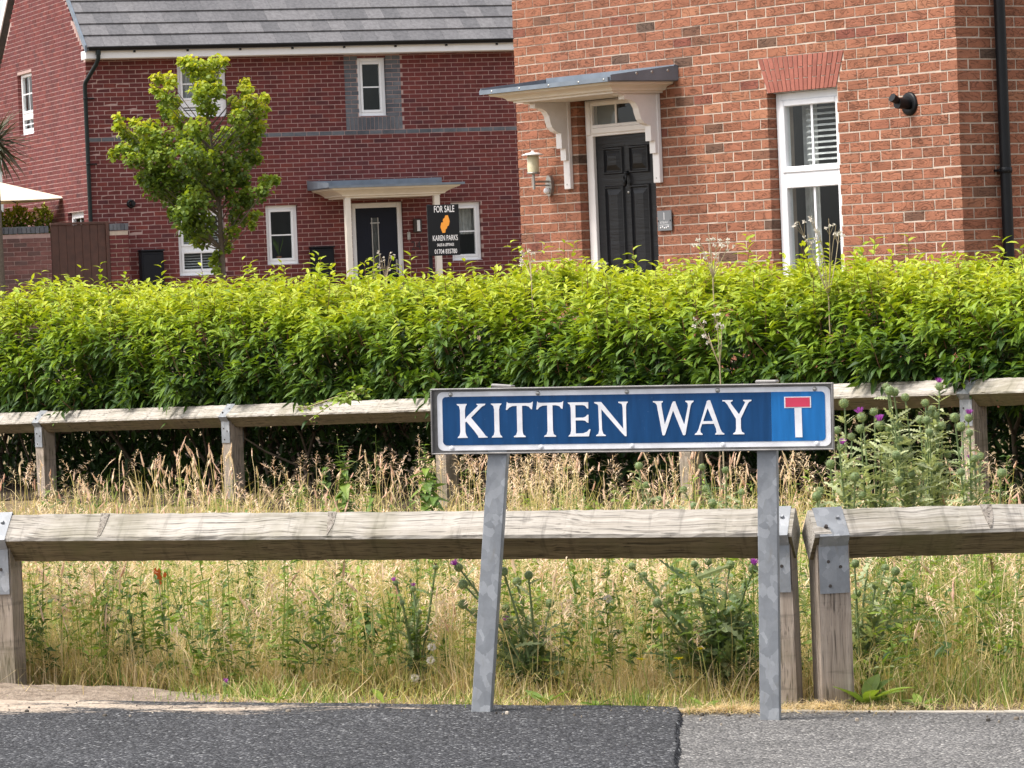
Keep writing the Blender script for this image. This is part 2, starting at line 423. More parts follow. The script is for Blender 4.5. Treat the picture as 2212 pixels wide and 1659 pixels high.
def soil():
    b = NB('verge_soil'); w = b.coord('World')
    c = b.ramp(b.noise(w, 9, 6, 0.7), [(0.3, (0.10, 0.07, 0.045)), (0.55, (0.21, 0.155, 0.085)), (0.75, (0.30, 0.235, 0.13))])
    b.bsdf(c, 0.95, 0, 0.2, b.bump(b.noise(w, 40, 4, 0.7), 0.8, 0.02)); MAT['verge_soil'] = b.m
    b = NB('leaf_litter'); w = b.coord('World')
    c = b.ramp(b.noise(w, 14, 6, 0.75), [(0.3, (0.028, 0.019, 0.013)), (0.55, (0.060, 0.042, 0.028)), (0.75, (0.12, 0.085, 0.055))])
    b.bsdf(c, 0.95, 0, 0.15, b.bump(b.noise(w, 60, 4, 0.7), 0.8, 0.02)); MAT['leaf_litter'] = b.m
    b = NB('sand'); w = b.coord('World')
    c = b.ramp(b.noise(w, 20, 6, 0.7), [(0.3, (0.17, 0.125, 0.09)), (0.55, (0.36, 0.285, 0.22)), (0.8, (0.46, 0.38, 0.30))])
    c = b.mix(0.8, c, b.ramp(b.noise(w, 130, 3, 0.7), [(0.3, 0.55), (0.6, 1.1)]), 'MULTIPLY')
    b.bsdf(c, 0.95, 0, 0.2, b.bump(b.noise(w, 60, 5, 0.75), 0.8, 0.02)); MAT['sand'] = b.m
soil()

def leafy(name, stops, trans=0.35, rough=0.45, spec=0.4, noise_s=30.0, tint=(1.0, 1.0, 0.55), src='tone'):
    b = NB(name); t = b.rnd(src); w = b.coord('World')
    c = b.ramp(t, stops)
    c = b.mix(0.7, c, b.ramp(b.noise(w, noise_s, 2), [(0.25, 0.72), (0.75, 1.25)]), 'MULTIPLY')
    p = b.bsdf(c, rough, 0, spec, finish=False)
    tc = b.mix(1.0, c, tint, 'MULTIPLY')
    tr = b.n('BsdfTranslucent', {'Color': tc})
    mx = b.n('MixShader', {0: trans}); b.nt.links.new(p, mx.inputs[1]); b.nt.links.new(tr.outputs[0], mx.inputs[2])
    b.finish(mx.outputs[0]); MAT[name] = b.m
leafy('laurel_leaf', [(0.0, (0.014, 0.034, 0.010)), (0.25, (0.040, 0.088, 0.018)), (0.48, (0.125, 0.215, 0.022)), (0.72, (0.275, 0.375, 0.026)), (1.0, (0.47, 0.52, 0.06))], 0.34, 0.50, 0.28, 9.0, (1.25, 1.15, 0.4))
leafy('tree_leaf', [(0.0, (0.040, 0.070, 0.016)), (0.4, (0.10, 0.165, 0.028)), (0.7, (0.225, 0.31, 0.036)), (0.88, (0.38, 0.46, 0.05)), (1.0, (0.50, 0.50, 0.045))], 0.45, 0.5, 0.35, 4.0, (1.3, 1.2, 0.4))
leafy('grass', [(0.0, (0.76, 0.60, 0.38)), (0.25, (0.66, 0.53, 0.26)), (0.5, (0.47, 0.44, 0.145)), (0.75, (0.25, 0.33, 0.070)), (1.0, (0.10, 0.19, 0.036))], 0.35, 0.6, 0.25, 25.0, (1.1, 1.05, 0.6))
leafy('seed_head', [(0.0, (0.74, 0.50, 0.38)), (0.5, (0.82, 0.64, 0.47)), (1.0, (0.76, 0.64, 0.40))], 0.30, 0.8, 0.15, 60.0, (1.1, 0.95, 0.75))
leafy('weed_leaf', [(0.0, (0.060, 0.115, 0.034)), (0.5, (0.135, 0.22, 0.048)), (1.0, (0.30, 0.40, 0.065))], 0.35, 0.5, 0.35, 30.0, (1.1, 1.1, 0.5))
leafy('thistle_leaf', [(0.0, (0.055, 0.100, 0.042)), (0.5, (0.16, 0.23, 0.095)), (1.0, (0.48, 0.52, 0.29))], 0.32, 0.5, 0.35, 40.0, (1.1, 1.1, 0.6))
leafy('thistle_purple', [(0.0, (0.30, 0.05, 0.33)), (1.0, (0.52, 0.14, 0.52))], 0.3, 0.6, 0.2, 60.0, (1.1, 0.8, 1.1))
leafy('thistle_brown', [(0.0, (0.10, 0.055, 0.055)), (1.0, (0.20, 0.11, 0.11))], 0.2, 0.7, 0.2, 60.0, (1, 1, 1))
leafy('yellow_petal', [(0.0, (0.75, 0.62, 0.02)), (1.0, (0.85, 0.75, 0.03))], 0.3, 0.6, 0.2, 60.0, (1, 1, 0.5))
leafy('white_fluff', [(0.0, (0.62, 0.56, 0.48)), (1.0, (0.80, 0.76, 0.68))], 0.3, 0.9, 0.1, 60.0, (1, 1, 1))
leafy('orange_leaf', [(0.0, (0.62, 0.10, 0.025)), (1.0, (0.75, 0.24, 0.04))], 0.25, 0.6, 0.3, 30.0, (1, 0.7, 0.4))
leafy('palm_leaf', [(0.0, (0.045, 0.048, 0.026)), (1.0, (0.13, 0.125, 0.075))], 0.2, 0.5, 0.3, 5.0, (1, 1, 0.6))
plain('bark', (0.13, 0.105, 0.08), 0.9, var=0.4, scale=30, bumps=0.6, bscale=90)
plain('twig', (0.075, 0.055, 0.038), 0.9, var=0.4, scale=20)
plain('twig_red', (0.17, 0.075, 0.04), 0.8, var=0.3, scale=20)
plain('dry_stalk', (0.40, 0.32, 0.20), 0.8, var=0.3, scale=20)
leafy('dead_leaf', [(0.0, (0.20, 0.11, 0.045)), (1.0, (0.55, 0.40, 0.05))], 0.25, 0.7, 0.2, 20.0, (1, 0.9, 0.5))
plain('cobweb_dark', (0.02, 0.017, 0.015), 0.9)
# ------------------------------------------------------------------ ground
EDGE = [(-60, 14.0), (-4.0, 11.75), (-2.5, 11.52), (-0.9, 11.17), (0.47, 10.95), (1.27, 10.87), (2.5, 10.80), (60, 9.0)]
def edge_y(x): return np.interp(x, [e[0] for e in EDGE], [e[1] for e in EDGE])

def sheet(name, xs, ys, zoff, mat, yfun=None, tonef=None):
    X, Y = np.meshgrid(xs, ys)
    if yfun is not None: Y = yfun(X, Y)
    Z = gz(X, Y) + zoff
    V = np.stack([X, Y, Z], -1).reshape(-1, 3); nx = len(xs); ny = len(ys)
    i = np.arange(nx - 1); j = np.arange(ny - 1); I, J = np.meshgrid(i, j)
    a = (J * nx + I).ravel(); F = np.stack([a, a + 1, a + nx + 1, a + nx], 1)
    tone = tonef(V[:, 0], V[:, 1]) if tonef else None
    o = link(name, np_mesh(name, V, F, tone, True), None, MAT[mat]); tag(o, kind='structure'); return o

xs_f = np.concatenate([np.linspace(-60, -5, 12), np.linspace(-4.5, 4.5, 120), np.linspace(5, 60, 12)])
# rough verge and everything behind it: one sheet to the horizon, beginning under the path edge
ys_v = np.concatenate([np.linspace(0, 1, 60) ** 1.6 * 30])
vy = np.concatenate([np.linspace(0, 16, 120), np.linspace(17, 70, 40), np.linspace(80, 900, 12)])
sheet('verge_ground', np.concatenate([np.linspace(-900, -65, 8), xs_f, np.linspace(65, 900, 8)]), vy, 0.0, 'verge_soil', lambda X, Y: Y + edge_y(X) - 0.05)

# sand stains where the verge washes over the path at the left: a deposit with a shape of its own
def sand_tone(x, y):
    d = edge_y(x) - y
    t = 0.72 * np.exp(-((d - 0.16 - 0.05 * wob(x, y, 2)) / 0.16) ** 2) * smooth(-0.15, -0.9, x)
    t = np.maximum(t, 0.95 * smooth(-0.75, -1.5, x) * smooth(0.75 + .15 * wob(x, y, 3), 0.08, d))
    t = np.maximum(t, 0.55 * np.exp(-((d - 0.10) / 0.05) ** 2) * smooth(0.0, -0.35, x))
    return t
xo = np.linspace(-12, 12, 220)
sheet('footpath', np.concatenate([[-60, -30], xo, [30, 60]]), np.linspace(0, 1, 60), 0.004, 'tarmac_old', lambda X, Y: 1.5 + (edge_y(X) - 1.5) * Y,
      lambda x, y: 0.30 * smooth(0.10, 0.0, edge_y(x) - y))
# newer dark tarmac: a slab standing 14 mm proud of the old path, with a ragged right-hand edge
XT = at(1466, 1545, 10.93)[0]; XB = at(1459, 1659, 9.77)[0]
def patch():
    ys = np.concatenate([np.linspace(1.6, 9.4, 12), np.linspace(9.5, 10.9, 170)])
    n = 150; V = []; T = []
    for y in ys:
        xr = float(np.interp(y, [1.6, 9.77, 10.9], [XB - (9.77 - 1.6) * .02, XB, XT])) + 0.003 * math.sin(y * 9) + random.uniform(-.0035, .0035)
        xs = np.linspace(-12, xr, n) if False else np.concatenate([np.linspace(-12, -2.6, 12), np.linspace(-2.5, xr, n - 12)])
        frac = (y - 1.6) / (10.9 - 1.6)
        yy = 1.6 + (edge_y(xs) - 0.012 - 1.6) * frac
        z = gz(xs, yy) + 0.018 + 0.002 * wob(xs, yy, 5)
        for x, q, zz in zip(xs, yy, z): V.append((x, q, zz))
        x = xs[-1]; V.append((x + 0.012, yy[-1], float(gz(x, yy[-1])) + 0.001))
    V = np.array(V); nx = n + 1; ny = len(ys)
    I, J = np.meshgrid(np.arange(nx - 1), np.arange(ny - 1)); a = (J * nx + I).ravel()
    F = np.stack([a, a + 1, a + nx + 1, a + nx], 1)
    o = link('tarmac_patch', np_mesh('tarmac_patch', V, F, sand_tone(V[:, 0], V[:, 1]), False), None, MAT['tarmac_dark'])
    tag(o, kind='structure')
patch()
# carriageway on the camera's side
sheet('road', np.linspace(-60, 60, 30), np.linspace(-40, 1.56, 20), -0.11, 'tarmac_old')
kb = MB(); kb.box(-60, 60, 1.44, 1.57, -.3, .0045); kb = kb.build('kerb', MAT['edging']); tag(kb, kind='structure')
# concrete edging between path and verge
def edging():
    b = MB(); xs = np.linspace(-0.95, 2.6, 30)
    for x0, x1 in zip(xs[:-1], xs[1:]):
        y0, y1 = float(edge_y(x0)), float(edge_y(x1)); za, zb = fz(x0, y0), fz(x1, y1)
        h = 0.0075 + 0.002 * math.sin(x0 * 5)
        b.add([(x0, y0 - .002, za - .05), (x1, y1 - .002, zb - .05), (x1, y1 + .045, zb - .05), (x0, y0 + .045, za - .05),
               (x0, y0, za + h), (x1, y1, zb + h), (x1, y1 + .043, zb + h), (x0, y0 + .043, za + h)],
              [(0,3,2,1),(4,5,6,7),(0,1,5,4),(2,3,7,6)])
    o = b.build('path_edging', MAT['edging']); tag(o, kind='structure')
edging()
# low bank of bare sand round the left fence post
xs_s = np.linspace(-3.2, -0.45, 70)
def sandz():
    X, T = np.meshgrid(xs_s, np.linspace(0, 1, 26))
    wd = 0.44 * smooth(-0.45, -1.1, X) + 0.05
    Y = edge_y(X) - 0.05 + T * wd + 0.03 * wob(X, X, 3)
    Z = gz(X, Y) + 0.006 + 0.022 * np.sin(np.clip(T, 0, 1) * math.pi) ** 0.8 * smooth(-0.5, -1.3, X) + 0.005 * wob(X, Y, 9) + 0.004 * wob(X, Y, 31, 2) + rng.normal(0, .0015, X.shape)
    V = np.stack([X, Y, Z], -1).reshape(-1, 3); nx = X.shape[1]
    I, J = np.meshgrid(np.arange(nx - 1), np.arange(25)); a = (J * nx + I).ravel()
    o = link('sand_bank', np_mesh('sand_bank', V, np.stack([a, a + 1, a + nx + 1, a + nx], 1), None, True), None, MAT['sand']); tag(o, kind='structure')
sandz()
def pebbles():
    b = MB(); n = 0
    for k in range(260):
        x = random.uniform(-2.0, 1.8); d = abs(random.gauss(0, .16)) if x > -.9 else random.uniform(-.35, .5)
        y = float(edge_y(x)) - d
        if x > -.9 and random.random() < .55: continue
        r_ = random.choice((.002, .0025, .003, .004, .006)); z = fz(x, y) + (.02 if (x < .42 and d > 0.02) else .008) + (.012 if d < 0 else 0)
        ring = [(x + math.cos(a) * r_ * random.uniform(.7, 1.3), y + math.sin(a) * r_ * random.uniform(.6, 1.2)) for a in np.linspace(0, 5.2, 6)]
        b.tone = random.random()
        b.loft([[(p, q, z - .004) for p, q in ring], [(p, q, z + r_ * .3) for p, q in ring], [(x + (p - x) * .5, y + (q - y) * .5, z + r_ * .75) for p, q in ring]])
    o = b.build('loose_grit', MAT['pebble']); tag(o, 'small grit and pebbles scattered along the path edge', 'grit', kind='stuff')
pebbles()

# ------------------------------------------------------------------ brickwork
BL, BH, BJ, BD = 0.215, 0.065, 0.010, 0.1025
def brick_cells(u0, u1, z0, z1, openings=(), start=0.0, cap=None, skip=None):
    """running bond; returns list (ua, ub, za, zb, course)"""
    out = []; k = 0; z = z0
    while z + BH <= z1 + 1e-6:
        off = start + (0.1125 if k % 2 else 0.0)
        cuts = []
        for a, b, c, d in openings:
            if z < d - 0.005 and z + BH > c + 0.005: cuts.append((a, b))
        x = u0 - off
        while x < u1:
            segs = [(max(x, u0), min(x + BL, u1))]
            for a, b in cuts:
                ns = []
                for p, q in segs:
                    if q <= a or p >= b: ns.append((p, q))
                    else:
                        if p < a - 0.03: ns.append((p, a))
                        if q > b + 0.03: ns.append((b, q))
                segs = ns
            for a, b, c, d in openings:                      # cut bricks that close the course above or below an opening
                p, q = max(x, u0, a), min(x + BL, u1, b)
                if q - p > .02:
                    if z < d < z + BH - .014: out.append((p, q, d + .004, z + BH, k))
                    if z + .014 < c < z + BH: out.append((p, q, z, c - .004, k))
            for p, q in segs:
                if q - p > 0.02 and (cap is None or z + BH * 0.5 < cap((p + q) / 2)): out.append((p, q, z, z + BH, k))
            x += BL + BJ
        z += BH + BJ; k += 1
    return out

def trim(cells, lo=None, hi=None):
    """toothed corners: every other course stops one brick thickness short"""
    out = []
    for c in cells:
        a, b = c[0], c[1]
        if c[4] % 2:
            if lo is not None: a = max(a, lo)
            if hi is not None: b = min(b, hi)
        if b - a > .03: out.append((a, b, *c[2:]))
    return out
def brick_variant(seed):
    rr = random.Random(seed); b = MB()
    b.bbox(-.5, .5, -.5, .5, -.5, .5, 0.02)
    v = [(x + rr.uniform(-.012, .012), y + rr.uniform(-.02, .02), z + rr.uniform(-.03, .03)) for x, y, z in b.v]
    b.v = v; return b.mesh('brick')
VAR = {}
def variants(mat):
    if mat not in VAR:
        VAR[mat] = []
        for k in range(5):
            me = brick_variant(k); me.materials.append(MAT[mat]); VAR[mat].append(me)
    return VAR[mat]

def lay_bricks(cells, mapf, parent, wm, mat, limit=300, proud=0.0, name='brick', want=None):
    """cells laid as individual bricks (the `limit` that show largest) and one joined mass.
    mapf(u, depth, z) -> parent-local; wm parent world matrix"""
    ctr = [mapf((c[0] + c[1]) / 2, BD / 2, (c[2] + c[3]) / 2) for c in cells]
    wcs = [wm @ Vector(c) for c in ctr]
    vis = []
    for i, w in enumerate(wcs):
        px, py = proj(w)
        if -10 < px < 2222 and -10 < py < 640 - px * 0.035: vis.append((w.y, i))
    vis.sort(); pick = set(i for _, i in vis[:limit])
    xdir = Vector(mapf(1, 0, 0)) - Vector(mapf(0, 0, 0)); ydir = Vector(mapf(0, 1, 0)) - Vector(mapf(0, 0, 0))
    vs = variants(mat + '_object')
    rest = []
    for i, c in enumerate(cells):
        if i in pick:
            o = bpy.data.objects.new(name, random.choice(vs)); COL.objects.link(o); o.parent = parent
            L = c[1] - c[0]; pr = random.uniform(-.0015, .002) + proud
            loc = Vector(mapf((c[0] + c[1]) / 2, BD / 2 - pr, (c[2] + c[3]) / 2 + random.uniform(-.001, .001)))
            o.matrix_basis = M4((xdir * L, ydir * BD, Vector((0, 0, c[3] - c[2]))), loc)
        else: rest.append(c)
    if rest:
        n = len(rest); A = np.array([r_[:4] for r_ in rest]); pr = rng.uniform(-.0015, .002, n) + proud
        V = np.zeros((n, 8, 3)); o0 = np.array(mapf(0, 0, 0), float); xd = np.array(xdir); yd = np.array(ydir)
        j = rng.uniform(-.001, .001, (n, 8, 2))
        for q, (iu, idp, iz) in enumerate([(0,0,2),(1,0,2),(1,1,2),(0,1,2),(0,0,3),(1,0,3),(1,1,3),(0,1,3)]):
            V[:, q] = o0 + np.outer(A[:, iu] + j[:, q, 0], xd) + np.outer((-pr if idp == 0 else BD - pr), yd)
            V[:, q, 2] += A[:, iz] + j[:, q, 1]
        fc = np.array([(0,3,2,1),(4,5,6,7),(0,1,5,4),(1,2,6,5),(2,3,7,6),(3,0,4,7)])
        F = (np.arange(n)[:, None, None] * 8 + fc[None]).reshape(-1, 4)
        tone = np.repeat(rng.uniform(0, 1, n), 8)
        o = link('brickwork', np_mesh('brickwork', V.reshape(-1, 3), F, tone), parent, MAT[mat + '_tone']); tag(o, kind='stuff')

def wall_cells(u0, u1, z0, z1, openings):
    us = sorted({u0, u1, *[v for o in openings for v in o[:2] if u0 < v < u1]}); zs = sorted({z0, z1, *[v for o in openings for v in o[2:] if z0 < v < z1]})
    res = []
    for a, b in zip(us[:-1], us[1:]):
        for c, d in zip(zs[:-1], zs[1:]):
            um, zm = (a + b) / 2, (c + d) / 2
            if not any(o[0] < um < o[1] and o[2] < zm < o[3] for o in openings): res.append((a, b, c, d))
    return res

def window(root, mw, w, h, sash=None, transom=None, bars='v', sill=True, blind=None, curtain=None, depth=0.07, interior='interior', extras=None):
    """window in its own frame: x 0..w, y inwards, z 0..h ; frame mesh = the window, pieces below it"""
    fw = 0.055
    b = MB(); b.bbox(0, fw, 0, depth, 0, h); b.bbox(w - fw, w, 0, depth, 0, h); b.bbox(fw, w - fw, 0, depth, 0, fw); b.bbox(fw, w - fw, 0, depth, h - fw, h)
    zs = [(fw, h - fw)]
    if transom is not None:
        b.bbox(fw, w - fw, 0, depth, transom - 0.035, transom + 0.035); zs = [(fw, transom - .035), (transom + .035, h - fw)]
    win = b.build('window', MAT['white_upvc'], root, mw)
    for (za, zb) in zs:
        s = MB(); sw = 0.045; y0 = -0.012
        s.bbox(fw, fw + sw, y0, 0.05, za, zb, .006); s.bbox(w - fw - sw, w - fw, y0, 0.05, za, zb, .006)
        s.bbox(fw + sw, w - fw - sw, y0, 0.05, za, za + sw, .006); s.bbox(fw + sw, w - fw - sw, y0, 0.05, zb - sw, zb, .006)
        s.build('sash', MAT['white_upvc'], win)
        ga, gb, gc, gd = fw + sw, w - fw - sw, za + sw, zb - sw
        g = MB(); g.box(ga, gb, 0.018, 0.026, gc, gd); g.build('pane', MAT['glass'], win)
        gb_ = MB()
        if 'v' in bars: gb_.box((ga + gb) / 2 - .011, (ga + gb) / 2 + .011, 0.012, 0.0175, gc, gd)
        if 'h' in bars: gb_.box(ga, gb, 0.011, 0.0170, (gc + gd) / 2 - .011, (gc + gd) / 2 + .011)
        if gb_.v: gb_.build('glazing_bar', MAT['white_upvc'], win)
    if sill:
        s = MB(); s.bbox(-0.04, w + 0.04, -0.06, 0.02, -0.035, -0.003, .006); s.build('sill', MAT['white_upvc'], win)
        s = MB(); s.bbox(-0.02, w + 0.02, -0.02, 0.03, h + .002, h + .028, .005); s.build('head_trim', MAT['white_upvc'], win)
    r_ = MB(); d2 = 0.9
    r_.add([(0.01, .08, .01), (w - .01, .08, .01), (w + .3, d2, -.2), (-.3, d2, -.2), (.01, .08, h - .01), (w - .01, .08, h - .01), (w + .3, d2, h + .1), (-.3, d2, h + .1)],
           [(0, 1, 2, 3), (4, 7, 6, 5), (2, 6, 7, 3), (0, 3, 7, 4), (1, 5, 6, 2)])
    r_.build('room', MAT[interior], win, fix=False)
    if blind:
        s = MB(); za, zb, x0, x1, sp = blind; z = zb
        while z > za:
            s.add([(x0, .115, z - .007), (x1, .115, z - .007), (x1, .14, z + .007), (x0, .14, z + .007), (x0, .115, z - .004), (x1, .115, z - .004), (x1, .14, z + .010), (x0, .14, z + .010)],
                  [(0,3,2,1),(4,5,6,7),(0,1,5,4),(1,2,6,5),(2,3,7,6),(3,0,4,7)]); z -= sp
        s.box(x0, x1, .11, .15, za - .04, za - .015); s.build('blind', MAT['blind'], win)
    if curtain:
        for (x0, x1, za, zb) in curtain:
            s = MB(); n = max(8, int((x1 - x0) / .02)); top = []; bot = []
            for i in range(n + 1):
                x = x0 + (x1 - x0) * i / n; y = .20 + .018 * math.sin(i * 1.9) + .008 * math.sin(i * .7)
                top.append((x, y, zb)); bot.append((x + .01 * math.sin(i), y, za))
            s.loft([bot, top], close=False, cap=False); s.build('curtain', MAT['curtain'], win, fix=False)
    if extras: extras(win)
    return win

# ------------------------------------------------------------------ right-hand house
def right_house():
    TH = R(-54.35); L = 5.30; base = 0.12
    root = empty('brick_house', (0.124, 33.6, 0.0), TH); wm = root.matrix_basis
    tag(root, 'orange red sand-creased brick house with black front door under a white bracketed canopy', 'house')
    Z0 = base; ZT = 3.795; HT = 5.4
    door = (0.815, 1.795, base, 2.565); win = (3.185, 3.985, 0.885, 2.475); ops = [door, win]
    w = MB()
    for a, b, c, d in wall_cells(0.0035, L - 0.0035, Z0, HT, [(o[0] - .005, o[1] + .005, o[2], o[3] + .003) for o in ops]):
        w.box(a, b, 0.0035, 0.25, c, d)
    w.box(L - .25, L - .0035, 0.2505, 7.0, Z0, HT); w.box(0.006, .25, 0.2505, 7.0, Z0, HT); w.box(.25, L - .25, 6.7, 7.0, Z0, HT)
    wall = w.build('wall', MAT['mortar_pale'], root)
    # flat gauged arch over the window: a splayed wedge is left out of the coursing
    AB0, AB1, AT0, AT1, AZ0, AZ1 = 3.195, 3.985, 3.095, 4.085, 2.478, 2.737
    cells = []
    for c in brick_cells(0.0, L, Z0, ZT, ops, 0.05):
        zm = (c[2] + c[3]) / 2
        if c[3] > AZ0 + .01 and c[2] < AZ1 - .005:
            t = (zm - AZ0) / (AZ1 - AZ0); a = AB0 + (AT0 - AB0) * t - .008; b = AB1 + (AT1 - AB1) * t + .008
            if c[1] <= a or c[0] >= b: cells.append(c)
            else:
                if c[0] < a - .03: cells.append((c[0], a, *c[2:]))
                if c[1] > b + .03: cells.append((b, c[1], *c[2:]))
        else: cells.append(c)
    fm = lambda u, d, z: (u, d, z)
    sm_ = lambda u, d, z: (L - d, u, z)
    side = [((0.0 if c[4] % 2 else .1125) + c[0], (0.0 if c[4] % 2 else .1125) + c[1], c[2], c[3], c[4]) for c in brick_cells(0.0, 1.5, Z0, ZT, (), 0.0) if c[4] % 2 == 0]
    side = [(.1125 + q * .225, .1125 + q * .225 + .215, Z0 + k * .075, Z0 + k * .075 + BH, k) for k in range(0, 49, 2) for q in range(6)] + [(q * .225, q * .225 + .215, Z0 + k * .075, Z0 + k * .075 + BH, k) for k in range(1, 49, 2) for q in range(7)]
    side = [(a_, min(b_, 1.6), c_, d_, e_) for a_, b_, c_, d_, e_ in side]; cells = trim(cells, None, L - .1125)
    lay_bricks(cells, fm, wall, wm, 'brick_red', 270)
    lay_bricks(side, sm_, wall, wm, 'brick_red', 30)
    # upper storey above the picture: plain brick skin
    up = MB(); up.box(0.0, L, -0.001, .1, ZT + .008, HT); up.box(L - .1, L + .001, .1005, 7.0, ZT + .008, HT); up.box(L - .1, L + .001, 1.62, 7.0, Z0, ZT + .004)
    up.build('upper_wall', MAT['brick_red_tone'], wall)
    # arch voussoirs
    n = 17; vm = MAT['brick_arch_object']
    for i in range(n):
        t0, t1 = (i + .09) / n, (i + .91) / n
        cuts = [(0.0, .33), (.36, 1.0)] if i % 2 else [(0.0, .64), (.67, 1.0)]
        for a, c in cuts:
            b = MB(); P = []
            for tz in (a, c):
                ub0, ub1 = AB0 + (AT0 - AB0) * tz, AB1 + (AT1 - AB1) * tz; z = AZ0 + (AZ1 - AZ0) * tz
                P.append([(ub0 + (ub1 - ub0) * t0, z), (ub0 + (ub1 - ub0) * t1, z)])
            pts = [P[0][0], P[0][1], P[1][1], P[1][0]]
            b.prism(pts, -0.003, 0.1, lambda d, u, z: (u, d, z)); b.build('arch_brick', vm, wall)
    # roof (above the picture)
    rf = MB(); rf.prism([(-.35, HT - .05), (3.5, HT + 2.9), (7.35, HT - .05), (7.35, HT + .08), (3.5, HT + 3.05), (-.35, HT + .08)], -.15, L + .15, lambda a, p, q: (a, p, q))
    rf.build('roof', MAT['roof_tile'], root)
    # door set
    f = MB(); x0, x1 = 0.82, 1.79; y0, y1 = .075, .145; lt = 2.275
    f.bbox(x0, x0 + .09, y0, y1, .26, 2.56); f.bbox(x1 - .09, x1, y0, y1, .26, 2.56); f.bbox(x0 + .09, x1 - .09, y0, y1, 2.515, 2.56)
    f.bbox(x0 + .09, x1 - .09, y0, y1, lt, 2.365); f.bbox(x0 - .004, x1 + .004, .02, .2, base, .258, .006)
    df = f.build('door_frame', MAT['white_paint'], root)
    s = MB(); s.bbox(x0 + .02, x0 + .075, y0 - .015, y1 - .04, 2.285, 2.55, .006); s.bbox(x0 + .09, x1 - .09, y0 - .012, y1 - .03, 2.29, 2.345, .01); s.bbox(x0 + .09, x1 - .09, y0 - .012, y1 - .03, 2.525, 2.55, .006)
    s.build('fanlight_bead', MAT['white_paint'], df)
    g = MB(); g.box(x0 + .09, x1 - .09, .10, .108, 2.366, 2.514); g.build('pane', MAT['glass'], df)
    s = MB(); s.box(1.19, 1.21, .092, .0995, 2.366, 2.514); s.build('glazing_bar', MAT['white_paint'], df)
    r_ = MB(); r_.add([(.9, .16, 2.3), (1.7, .16, 2.3), (1.7, .16, 2.56), (.9, .16, 2.56), (.9, .8, 2.3), (1.7, .8, 2.3), (1.7, .8, 2.56), (.9, .8, 2.56)], [(4,5,6,7),(0,1,5,4),(3,7,6,2),(0,4,7,3),(1,2,6,5)]); r_.build('hall', MAT['interior'], df, fix=False)
    s = MB(); s.box(.91, 1.17, .13, .14, 2.31, 2.55); s.build('hall_panel', MAT['interior_light'], df)
    # door leaf with four raised-and-fielded panels
    lx0, lx1 = x0 + .093, x1 - .093; cx = (lx0 + lx1) / 2
    d = MB(); d.box(lx0, lx1, .10, .14, .262, lt - .003)
    pans = [(lx0 + .115, cx - .055, 1.985, 2.165), (cx + .055, lx1 - .115, 1.985, 2.165), (lx0 + .115, cx - .055, .62, 1.86), (cx + .055, lx1 - .115, .62, 1.86)]
    dl = d.build('door', MAT['black_door'], root)
    for a, b, c, e in pans:
        q = MB(); yb = .0995
        def ring(i, y): return [(a + i, y, c + i), (b - i, y, c + i), (b - i, y, e - i), (a + i, y, e - i)]
        q.loft([ring(-.018, yb), ring(-.010, yb - .014), ring(0, yb - .014), ring(.006, yb - .001), ring(.014, yb - .001), ring(.055, yb - .020)], cap=True)
        q.build('door_panel', MAT['black_door'], dl)
    k = MB(); kx = cx + .01
    k.lathe([(0.0, -.03), (.012, -.03), (.016, -.012), (.02, 0)], (kx, .10, 1.97), 12, 'y')
    k.tube([(kx, .082, 1.975), (kx - .012, .07, 1.94), (kx - .012, .068, 1.90), (kx, .072, 1.875), (kx + .012, .068, 1.90), (kx + .012, .07, 1.94), (kx, .082, 1.975)], [.008, .012, .013, .012, .013, .012, .008], 8)
    k.build('knocker', MAT['black_plastic'], dl)
    k = MB(); k.lathe([(0, -.006), (.008, -.006), (.011, 0)], (kx, .10, 1.82), 12, 'y'); k.build('peephole', MAT['steel'], dl)
    k = MB(); k.tube([(lx0 + .05, .095, 1.27), (lx0 + .05, .06, 1.27), (lx0 + .16, .055, 1.27)], .009, 8); k.build('door_handle', MAT['steel'], dl)
    # window
    def ex(win_):
        p = MB(); p.box(.12, .7, .16, .2, .03, .05); p.build('window_board', MAT['white_upvc'], win_)
    window(root, Matrix.Translation((3.19, 0.08, 0.89)), .79, 1.582, transom=.955, bars='v', blind=(.99, 1.50, .20, .73, .042), curtain=[(.06, .25, .05, 1.55), (.56, .74, .05, .85)], extras=ex, interior='interior')
    # canopy
    c0, c1, D = 0.44, 2.12, 0.67
    r_ = MB(); r_.prism([(0, 2.638), (D, 2.638), (D, 2.672), (0, 2.695)], c0, c1, lambda a, p, q: (a, -p, q)); can = r_.build('canopy', MAT['lead'], root)
    s = MB(); s.box(c0 + .01, c1 - .01, -.02, -.001, 2.697, 2.765); s.build('flashing', MAT['lead'], can)
    for x in (c0 - .012, c1):
        s = MB(); s.prism([(0.0, 2.645), (D - .02, 2.645), (D - .02, 2.688), (0.0, 2.760)], x, x + .012, lambda a, p, q: (a, -p, q)); s.build('side_trim', MAT['lead'], can)
    for t in (.15, .38, .6):
        s = MB(); s.lathe([(0, .006), (.010, .004), (.012, 0)], (c1 + .012, -D * t, 2.725 - .045 * t), 8, 'x'); s.build('bolt', MAT['steel'], can)
    for t in (.1, .32, .55, .78, .97):
        s = MB(); s.lathe([(0, -.005), (.007, -.003), (.009, 0)], (c0 + (c1 - c0) * t, -D - .0005, 2.655), 8, 'y'); s.build('bolt', MAT['steel'], can)
    rings = []
    for ins, z in [(.19, 2.560), (.19, 2.574), (.155, 2.580), (.15, 2.592), (.13, 2.606), (.085, 2.617), (.06, 2.620), (.05, 2.6375)]:
        rings.append([(c0 + ins, -.001, z), (c1 - ins, -.001, z), (c1 - ins, -D + ins, z), (c0 + ins, -D + ins, z)])
    s = MB(); s.loft(rings); s.build('cornice', MAT['cream_paint'], can)
